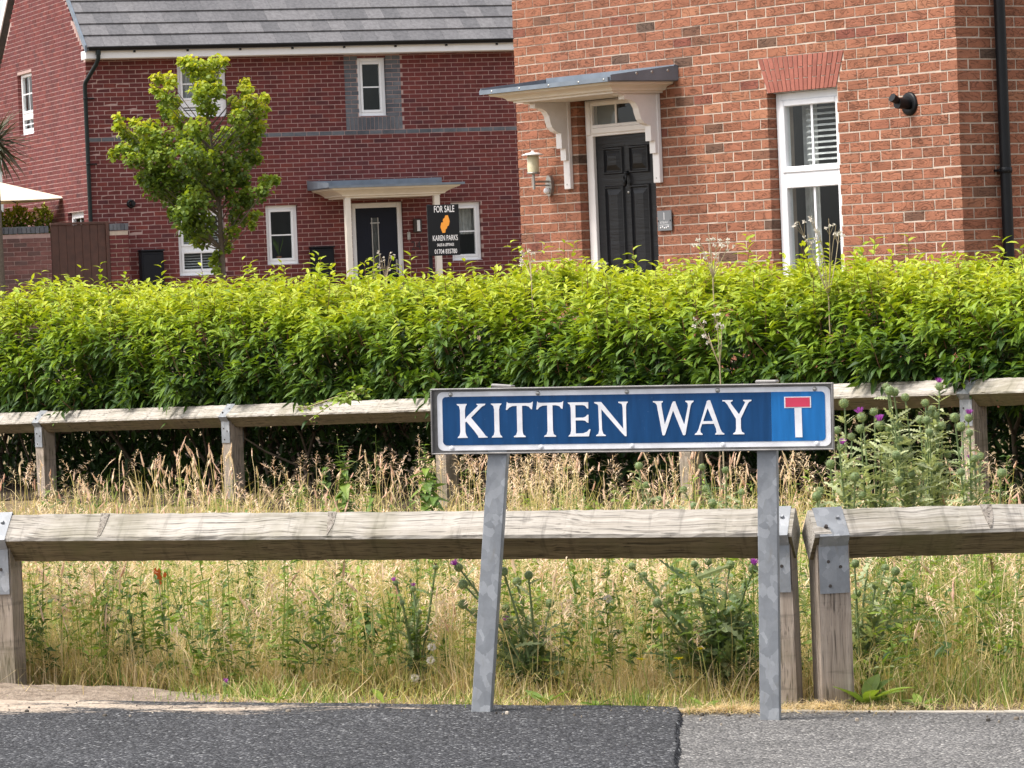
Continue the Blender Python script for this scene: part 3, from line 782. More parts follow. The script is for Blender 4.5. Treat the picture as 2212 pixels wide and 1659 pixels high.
    prof = [(.035, 2.10), (.062, 2.10), (.062, 2.195), (.100, 2.195), (.100, 2.315), (.120, 2.317), (.155, 2.332), (.185, 2.362), (.202, 2.405), (.212, 2.450), (.235, 2.485), (.275, 2.508), (.315, 2.514), (.345, 2.516), (.345, 2.548), (.40, 2.548), (.40, 2.559), (.035, 2.559)]
    for x in (.655, 1.812):
        s = MB(); s.bbox(x, x + .083, -.035, -.001, 1.872, 2.559, .004); br = s.build('bracket', MAT['white_paint'], can)
        s = MB(); s.prism(prof, x + .006, x + .077, lambda a, p, q: (a, -p, q)); s.build('console', MAT['white_paint'], br)
        s = MB(); s.lathe([(0, -.0385), (.006, -.037), (.008, -.035)], (x + .04, 0, 1.91), 8, 'y'); s.build('screw', MAT['steel'], br)
    # boiler flue
    s = MB(); s.lathe([(.032, -.012), (.07, -.022), (.083, -.012), (.085, -.001)], (4.785, 0, 2.305), 24, 'y'); fl = s.build('flue', MAT['black_plastic'], root)
    s = MB(); s.tube([(4.785, -.01, 2.305), (4.785, -.12, 2.312)], .040, 16); s.tube([(4.785, -.121, 2.33), (4.785, -.165, 2.352)], [.028, .032], 12); s.build('flue_nozzle', MAT['black_plastic'], fl)
    # downpipe on the return wall
    s = MB(); px, py = L + .055, .372; s.tube([(px, py, .15), (px, py, 2.2), (px, py, HT)], .040, 16); dp = s.build('downpipe', MAT['black_plastic'], root)
    for z in (1.80, 3.6):
        s = MB(); s.lathe([(.043, -.02), (.046, -.018), (.046, .018), (.043, .02)], (px, py, z), 16); s.box(L + .001, px, py - .065, py + .065, z - .008, z + .008); s.build('pipe_clip', MAT['black_plastic'], dp)
    return root, wm
RH, RHM = right_house()

def wall_lamp():
    root = empty('wall_lamp', (0, 0, 0), mat=RHM @ Matrix.Translation((0.435, 0, 1.84)))
    tag(root, 'steel wall lantern with cream glass shade and motion sensor left of the black door', 'lamp')
    s = MB(); ringp = []
    for k in range(14):
        a = 2 * math.pi * k / 14; ringp.append((math.cos(a) * .042, math.sin(a) * .085 + .07))
    s.prism(ringp, -.001, -.028, lambda d, x, z: (x, d, z)); s.build('back_plate', MAT['steel'], root)
    s = MB(); s.tube([(0, -.028, .105), (0, -.17, .105)], .009, 8); s.tube([(0, -.028, .075), (0, -.17, .075)], .007, 8); s.tube([(0, -.17, .045), (0, -.17, .165)], .0115, 10); s.build('arm', MAT['steel'], root)
    s = MB(); s.lathe([(0, .165), (.05, .165), (.052, .18), (.049, .182)], (0, -.17, 0), 20); s.build('collar', MAT['steel'], root)
    s = MB(); s.lathe([(.047, .182), (.047, .312), (.0, .313)], (0, -.17, 0), 24); s.build('shade', MAT['lampshade'], root)
    s = MB(); s.lathe([(.088, .316), (.09, .320), (.05, .334), (.012, .340), (.012, .352), (0, .353)], (0, -.17, 0), 24); s.build('cap', MAT['white_paint'], root)
    s = MB(); s.lathe([(0, -.026), (.014, -.022), (.024, -.012), (.027, 0), (.022, .016), (.012, .024)], (0, -.046, .03), 14); s.build('motion_sensor', MAT['white_upvc'], root)
wall_lamp()

def plaque():
    root = empty('house_plaque', (0, 0, 0), mat=RHM @ Matrix.Translation((1.912, 0, 1.578)))
    tag(root, 'small grey slate house number plaque reading 1 beside the black door', 'plaque')
    s = MB(); s.bbox(-.088, .088, -.022, -.012, -.078, .078, .003); pl = s.build('slate', MAT['slate_plaque'], root)
    s = MB(); s.tube([(-.075, -.011, 0), (-.075, -.001, 0)], .006, 8); s.tube([(.075, -.011, 0), (.075, -.001, 0)], .006, 8); s.build('standoff', MAT['black_plastic'], root)
    for x in (-.075, .075):
        s = MB(); s.lathe([(0, -.026), (.006, -.025), (.007, -.022)], (x, 0, 0), 8, 'y'); s.build('screw', MAT['black_plastic'], root)
    text_mesh('number', '1', .055, None, .0235, MAT['board_white'], pl, Matrix.Translation((0, 0, .008)))
    text_mesh('street_name', 'KITTEN WAY', .017, .10, .0235, MAT['board_white'], pl, Matrix.Translation((0, 0, -.022)))
    s = MB(); s.box(-.06, .06, -.0232, -.0225, -.034, -.031); s.build('rule', MAT['board_white'], pl)
    s = MB()
    for k in range(5): s.lathe([(0, -.0236), (.008, -.0234), (.008, -.0225)], (-.048 + k * .024, 0, -.052 + .006 * math.sin(k * 2)), 8, 'y')
    s.build('scroll_ornament', MAT['board_white'], pl)
plaque()

# ------------------------------------------------------------------ left-hand house
LTH = R(19.5); LHM = Matrix.Translation((-6.93, 70.0, 0)) @ Matrix.Rotation(LTH, 4, 'Z')
def left_house():
    root = empty('dark_brick_house', (0, 0, 0), mat=LHM.copy()); wm = LHM
    tag(root, 'dark red brick house with grey tiled roof and navy front door behind the hedge', 'house')
    L, Dp, Z0, HT = 9.6, 6.7, 0.45, 5.25; pitch = math.tan(R(39))
    wins = {'a': (1.58, 2.44, 4.20, 5.10), 'b': (4.775, 5.285, 4.14, 5.13), 'c': (1.48, 2.30, 1.52, 2.615), 'd': (3.03, 3.60, 1.65, 2.65), 'e': (6.36, 6.91, 1.60, 2.60)}
    door = (4.56, 5.49, Z0, 2.65)
    ops = list(wins.values()) + [door]
    gops = [(4.00, 5.12, 4.17, 5.30), (0.58, 1.72, 1.6, 2.68)]
    w = MB()
    for a, b, c, d in wall_cells(0.0025, L, Z0, HT, [(o[0] - .005, o[1] + .005, o[2] - .003, o[3] + .003) for o in ops]): w.box(a, b, .0025, .25, c, d)
    for a, b, c, d in wall_cells(.2505, Dp, Z0, HT, [(o[0] - .005, o[1] + .005, o[2] - .003, o[3] + .003) for o in gops]): w.box(.0025, .25, a, b, c, d)
    w.prism([(0.0025, HT + .001), (Dp, HT + .001), (Dp / 2, HT + Dp / 2 * pitch)], .0025, .25, lambda a, p, q: (a, p, q))
    w.box(.25, L, Dp - .25, Dp - .001, Z0, HT); w.box(L - .25, L, .2505, Dp - .26, Z0, HT)
    wall = w.build('wall', MAT['mortar_pink'], root)
    sur = (4.535, 5.545, 3.90, 5.2)
    cells = trim(brick_cells(0.0, L, Z0, HT - .01, ops + [sur, (0, L, 3.822, 3.90)], 0.04), .1125)
    lay_bricks(cells, lambda u, d, z: (u, d, z), wall, wm, 'brick_dark', 240)
    g = [(c[0] + .1125, c[1] + .1125, *c[2:]) for c in brick_cells(0, Dp - .12, Z0, HT + 2.6, [(o[0] - .1125, o[1] - .1125, o[2], o[3]) for o in gops] + [(0, .12, 3.822, 3.90)], .09, cap=lambda u: HT + min(u + .11, Dp - u - .11) * pitch - .02)]
    g += [(0.0, .1025, c_, d_, k) for (c_, d_, k) in sorted({(c[2], c[3], c[4]) for c in g if c[4] % 2 and abs(c[3] - c[2] - BH) < .001 and c[3] < HT - .01 and not (3.80 < c[2] < 3.90)})]
    lay_bricks(g, lambda u, d, z: (d, u, z), wall, wm, 'brick_dark', 60)
    # blue-grey string course and window dressing
    band = [(a, b, 3.825, 3.890, 0) for a, b in [(i * .225 + .0, min(i * .225 + .215, L)) for i in range(43)]]
    lay_bricks(band, lambda u, d, z: (u, d, z), wall, wm, 'brick_blue', 60, proud=.003, name='band_brick')
    jam = [c for c in brick_cells(sur[0], wins['b'][0], 4.125, 5.2, (), 0)] + [c for c in brick_cells(wins['b'][1], sur[1], 4.125, 5.2, (), 0.0)]
    sol = []; x = sur[0]
    while x + .065 <= sur[1] + .01: sol.append((x, x + .065, 3.902, 4.117, 0)); x += .0730
    lay_bricks(jam + sol, lambda u, d, z: (u, d, z), wall, wm, 'brick_blue', 60, proud=.003, name='dressing_brick')
    # windows
    def plant(win_):
        p = MB(); p.lathe([(.03, .055), (.05, .14), (.0, .14)], (.28, .2, 0), 12); p.build('flower_pot', MAT['terracotta'], win_)
        V = MB()
        for k in range(16):
            a = random.uniform(0, 6.28); q = random.uniform(.05, .13)
            V.add([(.28, .2, .14), (.28 + math.cos(a) * q * .5, .2 + math.sin(a) * q * .5 - .01, .14 + random.uniform(.1, .25)), (.28 + math.cos(a) * q, .2 + math.sin(a) * q, .14 + random.uniform(.18, .4))], [(0, 1, 2)])
        V.build('house_plant', MAT['weed_leaf'], win_, fix=False)
    T = Matrix.Translation
    def W(k, **kw):
        a, b, c, d = wins[k]; return window(root, T((a + .004, .07, c + .004)), b - a - .008, d - c - .008, **kw)
    W('a', transom=.24, bars='h', curtain=[(.08, .8, .3, .85)], interior='interior_light')
    W('b', bars='h')
    W('c', transom=.45, bars='v', blind=(.06, 1.0, .06, .76, .045), interior='interior_light')
    W('d', bars='h', extras=plant)
    W('e', bars='h', curtain=[(.06, .49, .45, .96)], interior='interior')
    RG = lambda u, z: T((.07, u, z)) @ Matrix.Rotation(R(-90), 4, 'Z')
    window(root, RG(5.116, 4.174), 1.112, 1.122, transom=.34, bars='hv', curtain=[(.1, 1.0, .75, 1.08)], interior='interior_light')
    window(root, RG(1.716, 1.604), 1.132, 1.072, bars='v')
    # door
    f = MB(); x0, x1 = door[0] + .005, door[1] - .005; zt = 2.645
    f.bbox(x0, x0 + .085, .06, .13, .6, zt); f.bbox(x1 - .085, x1, .06, .13, .6, zt); f.bbox(x0 + .085, x1 - .085, .06, .13, zt - .085, zt); f.bbox(x0, x1, -.05, .13, Z0, .599)
    df = f.build('door_frame', MAT['white_upvc'], root)
    d = MB(); gx0, gx1, gz0, gz1 = 4.925, 5.075, 1.12, 2.39
    for a, b, c, e in wall_cells(x0 + .087, x1 - .087, .603, zt - .088, [(gx0, gx1, gz0, gz1)]): d.box(a, b, .085, .125, c, e)
    dl = d.build('door', MAT['navy_door'], root)
    s = MB(); s.box(gx0, gx1, .105, .11, gz0, gz1); s.build('pane', MAT['glass'], dl)
    s = MB(); s.box(gx0, gx1, .118, .125, gz0, gz1); s.build('pane_backing', MAT['interior'], dl)
    s = MB()
    for xx in (gx0 + .012, gx1 - .026): s.box(xx, xx + .014, .08, .1045, gz0, gz1)
    for zz in (gz1 - .10, gz0 + .06): s.box(gx0 - .01, gx1 + .01, .078, .0795, zz, zz + .018)
    s.build('leaded_strip', MAT['steel'], dl)
    s = MB(); s.tube([(x1 - .12, .08, 1.55), (x1 - .12, .04, 1.55), (x1 - .24, .035, 1.55)], .011, 8); s.box(x1 - .135, x1 - .105, .075, .0845, 1.44, 1.66); s.build('door_handle', MAT['steel'], dl)
    # porch canopy on two posts
    c0, c1, D = 3.80, 6.21, 1.25
    r_ = MB(); r_.prism([(0, 2.885), (D, 2.885), (D, 2.925), (0, 2.955)], c0, c1, lambda a, p, q: (a, -p, q)); can = r_.build('canopy', MAT['lead'], root)
    s = MB(); s.prism([(0, 2.90), (D - .01, 2.90), (D - .01, 2.975), (0, 3.055)], c0 - .012, c0, lambda a, p, q: (a, -p, q)); s.build('side_trim', MAT['lead'], can)
    s = MB(); s.box(c0 + .005, c1 - .005, -.04, -.001, 2.956, 3.045); s.build('flashing', MAT['lead'], can)
    rings = []
    for ins, z in [(.36, 2.715), (.36, 2.735), (.29, 2.75), (.28, 2.77), (.20, 2.815), (.11, 2.85), (.08, 2.855), (.06, 2.884)]:
        i2 = ins * .75
        rings.append([(c0 + ins, -.001, z), (c1 - ins, -.001, z), (c1 - ins, -D + i2, z), (c0 + ins, -D + i2, z)])
    s = MB(); s.loft(rings); s.build('cornice', MAT['cream_paint'], can)
    for x in (4.20, 5.79):
        s = MB(); s.bbox(x - .05, x + .05, -.98, -.88, Z0, 2.714, .006); s.build('porch_post', MAT['cream_paint'], can)
    # fixtures
    s = MB(); s.lathe([(.032, -.03), (.05, -.045), (.07, -.03), (.075, -.001)], (.68, 0, 2.765), 20, 'y'); fl = s.build('flue', MAT['black_plastic'], root)
    s = MB(); s.tube([(.70, -.03, 2.765), (.705, -.10, 2.765)], .036, 12); s.build('flue_nozzle', MAT['black_plastic'], fl)
    for i, (x0_, x1_, zb, zt_) in enumerate(((.77, 1.16, 1.05, 1.95), (3.78, 4.16, 1.0, 1.90))):
        s = MB(); s.bbox(x0_, x1_, -.20, -.001, zb, zt_, .012); mb_ = s.build('meter_box', MAT['meter_box'], root)
        s = MB(); s.bbox(x0_ - .012, x1_ + .012, -.23, -.001, zt_ + .001, zt_ + .03, .006); s.build('lid', MAT['meter_box'], mb_)
        s = MB(); s.bbox(x0_ + .03, x1_ - .03, -.212, -.2005, zb + .03, zt_ - .05, .005); s.build('hatch', MAT['meter_box'], mb_)
    s = MB(); s.bbox(5.66, 5.80, -.07, -.001, 2.11, 2.34, .006); pl = s.build('porch_light', MAT['dark_metal'], root)
    s = MB(); s.bbox(5.71, 5.765, -.085, -.0705, 2.13, 2.32, .004); s.build('diffuser', MAT['white_upvc'], pl)
    s = MB(); s.bbox(5.545, 5.60, -.03, -.001, 1.99, 2.12, .004); s.build('doorbell', MAT['steel'], root)
    text_mesh('house_number', '24', .15, .17, .006, MAT['digit_dark'], root, T((5.70, 0, 1.81)))
    # fascia, gutter, downpipe
    s = MB(); s.bbox(-.07, L, -.33, -.305, 5.20, 5.36, .004); s.box(-.07, L, -.3045, -.001, 5.195, 5.205); fa = s.build('fascia', MAT['white_upvc'], root)
    s = MB(); s.bbox(-.075, -.02, -.304, -.02, 5.206, 5.335, .004); s.build('box_end', MAT['white_upvc'], fa)
    prof = [(math.cos(math.pi * (1 + k / 8)) * .056, math.sin(math.pi * (1 + k / 8)) * .056) for k in range(9)]
    prof += [(p * .88, q * .88 + .004) for p, q in prof[::-1]]
    s = MB(); s.prism(prof, -.03, L, lambda a, p, q: (a, -.392 + p, 5.385 + q)); gu = s.build('gutter', MAT['black_plastic'], root)
    for k in range(10):
        s = MB(); x = .75 + k * .92; s.box(x, x + .035, -.36, -.331, 5.29, 5.345); s.build('gutter_bracket', MAT['black_plastic'], gu)
    s = MB(); s.lathe([(.045, 5.26), (.045, 5.34)], (.13, -.392, 0), 12); s.tube([(.13, -.392, 5.33), (.13, -.392, 5.20), (.10, -.34, 5.10), (-.03, -.07, 4.82), (-.04, -.055, 4.76), (-.04, -.055, 4.0), (-.04, -.055, 2.0), (-.04, -.055, Z0)], .036, 12)
    dp = s.build('downpipe', MAT['downpipe_green'], root)
    for z in (4.55, 2.9 + .55, 2.2):
        s = MB(); s.lathe([(.039, -.015), (.042, -.012), (.042, .012), (.039, .015)], (-.04, -.055, z), 12); s.box(-.02, .12, -.03, -.006, z - .01, z + .01); s.build('pipe_clip', MAT['black_plastic'], dp)
    # roof: interlocking tiles laid one by one
    under = MB(); ov = .40
    ry0, rz0 = -ov, 5.36
    slope = math.atan(pitch); run = Dp / 2 + ov; ridge_z = rz0 + run * pitch
    under.prism([(ry0, rz0), (Dp / 2, ridge_z), (Dp + ov, rz0), (Dp + ov, rz0 - .04), (Dp / 2, ridge_z - .12), (ry0, rz0 - .04)], -.06, L, lambda a, p, q: (a, p, q))
    roof = under.build('roof', MAT['roof_tile'], root)
    tl, tw, gauge = .42, .30, .335
    tb = MB()
    tb.add([(-.1485, 0, .0), (.1485, 0, .0), (.1485, tl, .0), (-.1485, tl, .0), (-.1485, 0, .026), (.1485, 0, .026), (.1485, tl, .012), (-.1485, tl, .012)], [(0,3,2,1),(4,5,6,7),(0,1,5,4),(1,2,6,5),(2,3,7,6),(3,0,4,7)])
    tme = tb.mesh('tile'); tme.materials.append(MAT['roof_tile'])
    rest = MB(); nrow = int((run / math.cos(slope)) / gauge) + 1
    ca, sa = math.cos(slope), math.sin(slope)
    for r_ in range(nrow):
        s0 = r_ * gauge; y = ry0 - .02 + s0 * ca; z = rz0 + .012 + (s0 * sa) - .016
        off = .15 if r_ % 2 else 0
        for k in range(33):
            x = -.06 + .15 + k * tw - off
            w_ = 1.0
            if x - .15 < -.07:
                x = -.06 + .075; w_ = .5
            tilt = slope - .045
            lift = .02
            mw = T((x, y, z + lift)) @ Matrix.Rotation(tilt, 4, 'X') @ Matrix.Rotation(random.uniform(-.004, .004), 4, 'Z') @ Matrix.Diagonal((w_, 1, 1, 1))
            if r_ < 8:
                o = link('tile', tme, roof, None, mw)
            else:
                mb_v = [mw @ Vector(p) for p in tb.v]; rest.tone = random.random(); rest.add(mb_v, tb.f)
    tag(rest.build('tiles', MAT['roof_tile'], roof), kind='stuff')
    s = MB(); s.tube([(-.08, Dp / 2, ridge_z + .03), (L, Dp / 2, ridge_z + .03)], .11, 10); s.build('ridge', MAT['roof_tile'], roof)
    # far-side white barge board and near dry verge
    s = MB(); s.prism([(Dp + ov, rz0 - .16), (Dp / 2, ridge_z - .22), (Dp / 2, ridge_z - .04), (Dp + ov, rz0 + .02)], -.085, -.062, lambda a, p, q: (a, p, q)); s.build('barge_board', MAT['white_upvc'], root)
    s = MB(); s.prism([(ry0, rz0 - .06), (Dp / 2, ridge_z - .09), (Dp / 2, ridge_z + .05), (ry0, rz0 + .06)], -.095, -.064, lambda a, p, q: (a, p, q)); s.build('verge_trim', MAT['lead'], roof)
    return root
LHO = left_house()

# ------------------------------------------------------------------ garden wall, gate, things by the left house
def garden():
    T = Matrix.Translation; off = -.35
    m0 = LHM @ T((0, off, 0))
    root = empty('garden_wall', (0, 0, 0), mat=m0 @ T((-3.4, 0, .45))); wm = root.matrix_basis
    tag(root, 'weathered brick garden wall with grey brick coping left of the brown gate', 'wall')
    s = MB(); s.box(.004, 2.59, .006, .21, 0, 1.86); wl = s.build('mortar', MAT['mortar_pink'], root)
    lay_bricks(brick_cells(0, 2.595, .0, 1.86, (), .06), lambda u, d, z: (u, d, z), wl, wm, 'brick_wall', 290)
    cop = [(k * .0755, k * .0755 + .0665, 1.873, 1.985, 0) for k in range(34)]
    me = MB(); me.box(-.5, .5, -.5, .5, -.5, .5); me = me.mesh('coping_brick'); me.materials.append(MAT['brick_blue_object'])
    for c in cop:
        o = link('coping_brick', me, root, None, T(((c[0] + c[1]) / 2, .105, (c[2] + c[3]) / 2 + random.uniform(-.003, .003))) @ Matrix.Diagonal((c[1] - c[0], .23, c[3] - c[2], 1)))
    # gate
    g = empty('garden_gate', (0, 0, 0), mat=m0 @ T((-.80, 0, .45))); tag(g, 'plain dark brown boarded side gate between garden wall and brick pier', 'gate')
    for k in range(7):
        s = MB(); s.bbox(k * .134 + .002, (k + 1) * .134 - .002, .02, .05, .04, 1.985, .004); s.build('board', MAT['gate_wood'], g)
    s = MB(); s.bbox(0, .94, .0, .07, 1.988, 2.03, .004); s.build('top_rail', MAT['gate_wood'], g)
    s = MB(); s.bbox(.94, .995, -.01, .08, .0, 2.03, .004); s.build('gate_post', MAT['gate_wood'], g)
    # pier stub
    p = empty('brick_pier', (0, 0, 0), mat=m0 @ T((.20, 0, .45))); tag(p, 'short bright red brick pier with grey coping right of the brown gate', 'pier')
    s = MB(); s.box(.004, .32, .006, .21, 0, 1.86); wl = s.build('mortar', MAT['mortar_pale'], p)
    lay_bricks(brick_cells(0, .327, 0, 1.86, (), .0), lambda u, d, z: (u, d, z), wl, p.matrix_basis, 'brick_dark', 100)
    for k in range(5):
        link('coping_brick', me, p, None, T((.033 + k * .0655, .105, 1.93)) @ Matrix.Diagonal((.058, .23, .11, 1)))
    # parasol
    c = at(-95, 430, 72.0); R_ = 1.86
    pr = empty('garden_parasol', (c[0], c[1], 0.45)); tag(pr, 'cream garden parasol open behind the garden wall', 'parasol')
    tip = at(145, 427, 72.0); ang0 = math.atan2(tip[1] - c[1], tip[0] - c[0]) ; R_ = math.hypot(tip[0] - c[0], tip[1] - c[1]); ze = tip[2] - .45
    s = MB(); V = [(0, 0, ze + .52)]; n = 32
    for k in range(n):
        a = 2 * math.pi * k / n; q = ((a / (math.pi / 2)) % 1.0) - .5
        rad = R_ * math.cos(math.pi / 4) / math.cos(q * math.pi / 2); aa = a + ang0 - math.pi / 4 * 0 - math.pi / 2 * 0
        V.append((rad * math.cos(aa + math.pi / 4 * 0), rad * math.sin(aa), ze))
    # square outline with a corner pointing along ang0
    V = [(0, 0, ze + .52)]
    for k in range(4):
        for j in range(8):
            a0, a1 = ang0 + k * math.pi / 2, ang0 + (k + 1) * math.pi / 2; t = j / 8
            V.append((R_ * ((1 - t) * math.cos(a0) + t * math.cos(a1)), R_ * ((1 - t) * math.sin(a0) + t * math.sin(a1)), ze - .03 * math.sin(t * math.pi)))
    s.add(V, [(0, 1 + k, 1 + (k + 1) % 32) for k in range(32)])
    s.add([(0, 0, ze + .50)] + [(x, y, z - .012) for x, y, z in V[1:]], [(0, 1 + (k + 1) % 32, 1 + k) for k in range(32)]); s.build('canopy', MAT['parasol_cloth'], pr, fix=False)
    s = MB(); q = R_ * .16
    s.add([(0, 0, ze + .60)] + [(q * math.cos(ang0 + k * math.pi / 2), q * math.sin(ang0 + k * math.pi / 2), ze + .47) for k in range(4)], [(0, 1, 2), (0, 2, 3), (0, 3, 4), (0, 4, 1)]); s.build('vent_cap', MAT['parasol_cloth'], pr)
    for k in range(8):
        a = ang0 + k * math.pi / 4; rr = R_ if k % 2 == 0 else R_ * .707
        s = MB(); s.tube([(0, 0, ze + .47), (rr * .97 * math.cos(a), rr * .97 * math.sin(a), ze - .03)], .012, 6); s.build('rib', MAT['dark_metal'], pr)
    s = MB(); s.tube([(0, 0, 0), (0, 0, ze + .45)], .028, 10); s.build('pole', MAT['dark_metal'], pr)
    s = MB(); s.lathe([(.3, 0), (.3, .05), (.05, .07), (.05, .2), (0, .2)], (0, 0, 0), 16); s.build('base', MAT['dark_metal'], pr)
garden()

def for_sale():
    Y = 66.5; p0 = at(932, 590, Y); th = R(6)
    gx, gy = p0[0], p0[1]; g0 = fz(gx, gy)
    root = empty('for_sale_board', (gx, gy, g0), th); tag(root, 'black for sale board with orange emblem and white lettering on a black post', 'sign')
    zt = at(930, 443, Y)[2] - g0; zb = at(935, 553, Y)[2] - g0
    s = MB(); s.bbox(-.03, .03, .012, .07, -.02, zt + .01, .004); s.build('post', MAT['board_black'], root)
    W_ = .505; H_ = zt - zb; cx = .02 + W_ / 2 - .03
    s = MB(); s.bbox(-.03, W_ - .03, -.03, .010, zb, zt, .004); bd = s.build('board', MAT['board_black'], root)
    T = Matrix.Translation; k = H_ / 1205.0      # board drawn in units of its own height
    def tx(body, v0, v1, w, xo=0.0, bold=.012):
        text_mesh('lettering', body, (v1 - v0) * k, w, .0315, MAT['board_white'], bd, T((cx + xo, 0, zt - v1 * k)), bold)
    tx('FOR SALE', 25, 180, .325, .0); tx('KAREN PARKS', 722, 850, .40, .0); tx('SALES & LETTINGS', 915, 980, .27, 0, .02); tx('01704 835780', 1050, 1158, .36, 0)
    em = [(820, 445), (845, 520), (860, 590), (835, 690), (800, 705), (785, 755), (755, 775), (740, 855), (670, 860), (650, 800), (625, 720), (650, 615), (700, 605), (690, 580), (700, 525), (735, 510), (755, 450)]
    s = MB(); s.prism([(cx + (x - 735) * k * .95, zt - (y - 190) * k) for x, y in em], -.033, -.0305, lambda a, p, q: (p, a, q)); s.build('emblem', MAT['board_orange'], bd)
for_sale()
# ------------------------------------------------------------------ street name sign
def street_sign():
    TL = at(932.1, 839.8, 10.92); TR = at(1800.2, 826.2, 10.70)
    X = (TR - TL) / np.linalg.norm(TR - TL); N = np.cross(X, np.array([0, 0, 1.0])); N /= np.linalg.norm(N)   # towards the camera
    Zv = np.cross(X, -N); Zv /= np.linalg.norm(Zv); Wd = float(np.linalg.norm(TR - TL)); k = Wd / 4167.0
    bl = at(1033, 1548, 10.86); br = at(1661, 1552, 10.73)
    mid = (bl + br) / 2
    root = empty('street_name_sign', (mid[0], mid[1], fz(mid[0], mid[1])))
    tag(root, 'blue and white street name sign with dead end symbol on two leaning galvanised posts', 'street sign')
    inv = root.matrix_basis.inverted()
    PM = inv @ M4((X, -N, Zv), TL)          # plate frame: x right, y away, z up, origin top-left corner
    H = 678 * k
    # frame tray with raised rim
    f = MB(); rim = 9 * .001; dp = .018
    f.bbox(0, Wd, 0.0, .004, -H, 0, .001)
    f.bbox(0, Wd, -dp, -.0005, -.004, 0.0, .0012); f.bbox(0, Wd, -dp, -.0005, -H, -H + .004, .0012)
    f.bbox(0, .004, -dp, -.0005, -H + .0045, -.0045, .0012); f.bbox(Wd - .004, Wd, -dp, -.0005, -H + .0045, -.0045, .0012)
    fr = f.build('frame', MAT['frame_metal'], root, PM)
    def rounded(x0, x1, v0, v1, r_, n=6):
        pts = []
        for cx, cy, a0 in ((x1 - r_, v0 + r_, -90), (x1 - r_, v1 - r_, 0), (x0 + r_, v1 - r_, 90), (x0 + r_, v0 + r_, 180)):
            for i in range(n + 1):
                a = R(a0 + 90 * i / n); pts.append((cx + r_ * math.cos(a), cy + r_ * math.sin(a)))
        return pts
    def poly(pts, y0, y1, name, mat, parent):
        b = MB(); P = [((x - 50) * k, -v * k) for x, v in pts]
        b.prism(P, y0, y1, lambda a, p, q: (p, a, q)); return b.build(name, MAT[mat], parent, PM if parent is root else None)
    plate = poly(rounded(112, 4186, 36, 640, 62), -.006, -.0008, 'plate', 'sign_white', root)
    bl_ = rounded(166, 4132, 86, 586, 42)
    poly([p for p in bl_ if p[0] <= 3582] + [(3582, 586), (3582, 86)] if False else [(3582, 86), (3582, 586)] + [p for p in bl_ if p[0] < 2000], -.0070, -.0062, 'blue_field', 'sign_blue', plate)
    poly([p for p in bl_ if p[0] > 2000] + [(3583, 586), (3583, 86)], -.0070, -.0062, 'dead_end_panel', 'sign_sky_blue', plate)
    def strokes(name, polys, mat='sign_white'):
        b = MB()
        for i, pts in enumerate(polys):
            P = [((x - 50) * k, -v * k) for x, v in pts]
            b.prism(P, -.0082 - i * .00012, -.0071, lambda a, p, q: (p, a, q))
        b.build(name, MAT[mat], plate)
    T_, B_ = 161, 510
    def stem(xl, xr, tl=None, tr=None, bl=None, br=None, t=T_, bt=B_):
        L = []
        if tl is not None: L += [(tl, t), (tl + 4, t + 9), (xl - 8, t + 24), (xl, t + 62)]
        else: L += [(xl, t)]
        if bl is not None: L += [(xl, bt - 62), (xl - 9, bt - 26), (bl + 4, bt - 9), (bl, bt)]
        else: L += [(xl, bt)]
        if br is not None: L += [(br, bt), (br - 4, bt - 9), (xr + 9, bt - 26), (xr, bt - 62)]
        else: L += [(xr, bt)]
        if tr is not None: L += [(xr, t + 62), (xr + 8, t + 24), (tr - 4, t + 9), (tr, t)]
        else: L += [(xr, t)]
        return L
    y = lambda yy, x: yy - 160 + .0156 * (x - 50)
    # K
    strokes('letter', [stem(352, 405, 318, 427, 322, 430),
        [(404, 318), (426, 290), (545, 180), (527, 168), (527, T_), (622, T_), (614, 176), (585, 190), (440, 330), (404, 352)],
        [(430, 316), (462, 296), (590, 452), (618, 492), (638, 502), (638, B_), (542, B_), (536, 490), (500, 440), (412, 335)]])
    strokes('letter', [stem(712, 764, 678, 792, 680, 794)])
    for dx in (0, 318):
        strokes('letter', [[(848 + dx, 144), (858 + dx, 158), (880 + dx, T_), (1078 + dx, T_), (1102 + dx, 157), (1120 + dx, 145), (1110 + dx, 226), (1097 + dx, 222), (1078 + dx, 198), (1045 + dx, 188), (1006 + dx, 188), (1006 + dx, 196), (950 + dx, 196), (950 + dx, 188), (905 + dx, 190), (870 + dx, 205), (850 + dx, 228), (836 + dx, 228)],
            [(950 + dx, 190), (1006 + dx, 190), (1006 + dx, 448), (1014 + dx, 484), (1038 + dx, 501), (1038 + dx, B_), (914 + dx, B_), (914 + dx, 501), (940 + dx, 484), (950 + dx, 448)]])
    strokes('letter', [stem(1514, 1562, 1482, None, 1484, None),
        [(1560, T_), (1698, T_), (1697, 228), (1684, 226), (1664, 198), (1640, 190), (1560, 190)],
        [(1560, 318), (1640, 318), (1668, 308), (1684, 290), (1698, 290), (1696, 372), (1682, 370), (1664, 352), (1640, 346), (1560, 346)],
        [(1560, 480), (1640, 478), (1678, 464), (1704, 438), (1716, 440), (1698, B_), (1560, B_)]])
    strokes('letter', [[(1800, 186), (1832, 240), (1836, 448), (1848, 486), (1874, 501), (1874, B_), (1772, B_), (1772, 501), (1796, 486), (1806, 448)],
        [(1760, T_), (1832, T_), (2058, 440), (2090, 500), (2088, 514), (2072, 514), (2040, 480), (1812, 212), (1790, 184), (1760, 172)],
        [(2010, T_), (2108, T_), (2108, 170), (2094, 184), (2089, 220), (2089, 506), (2056, 450), (2054, 220), (2046, 186), (2010, 172)]])
    q = 2212
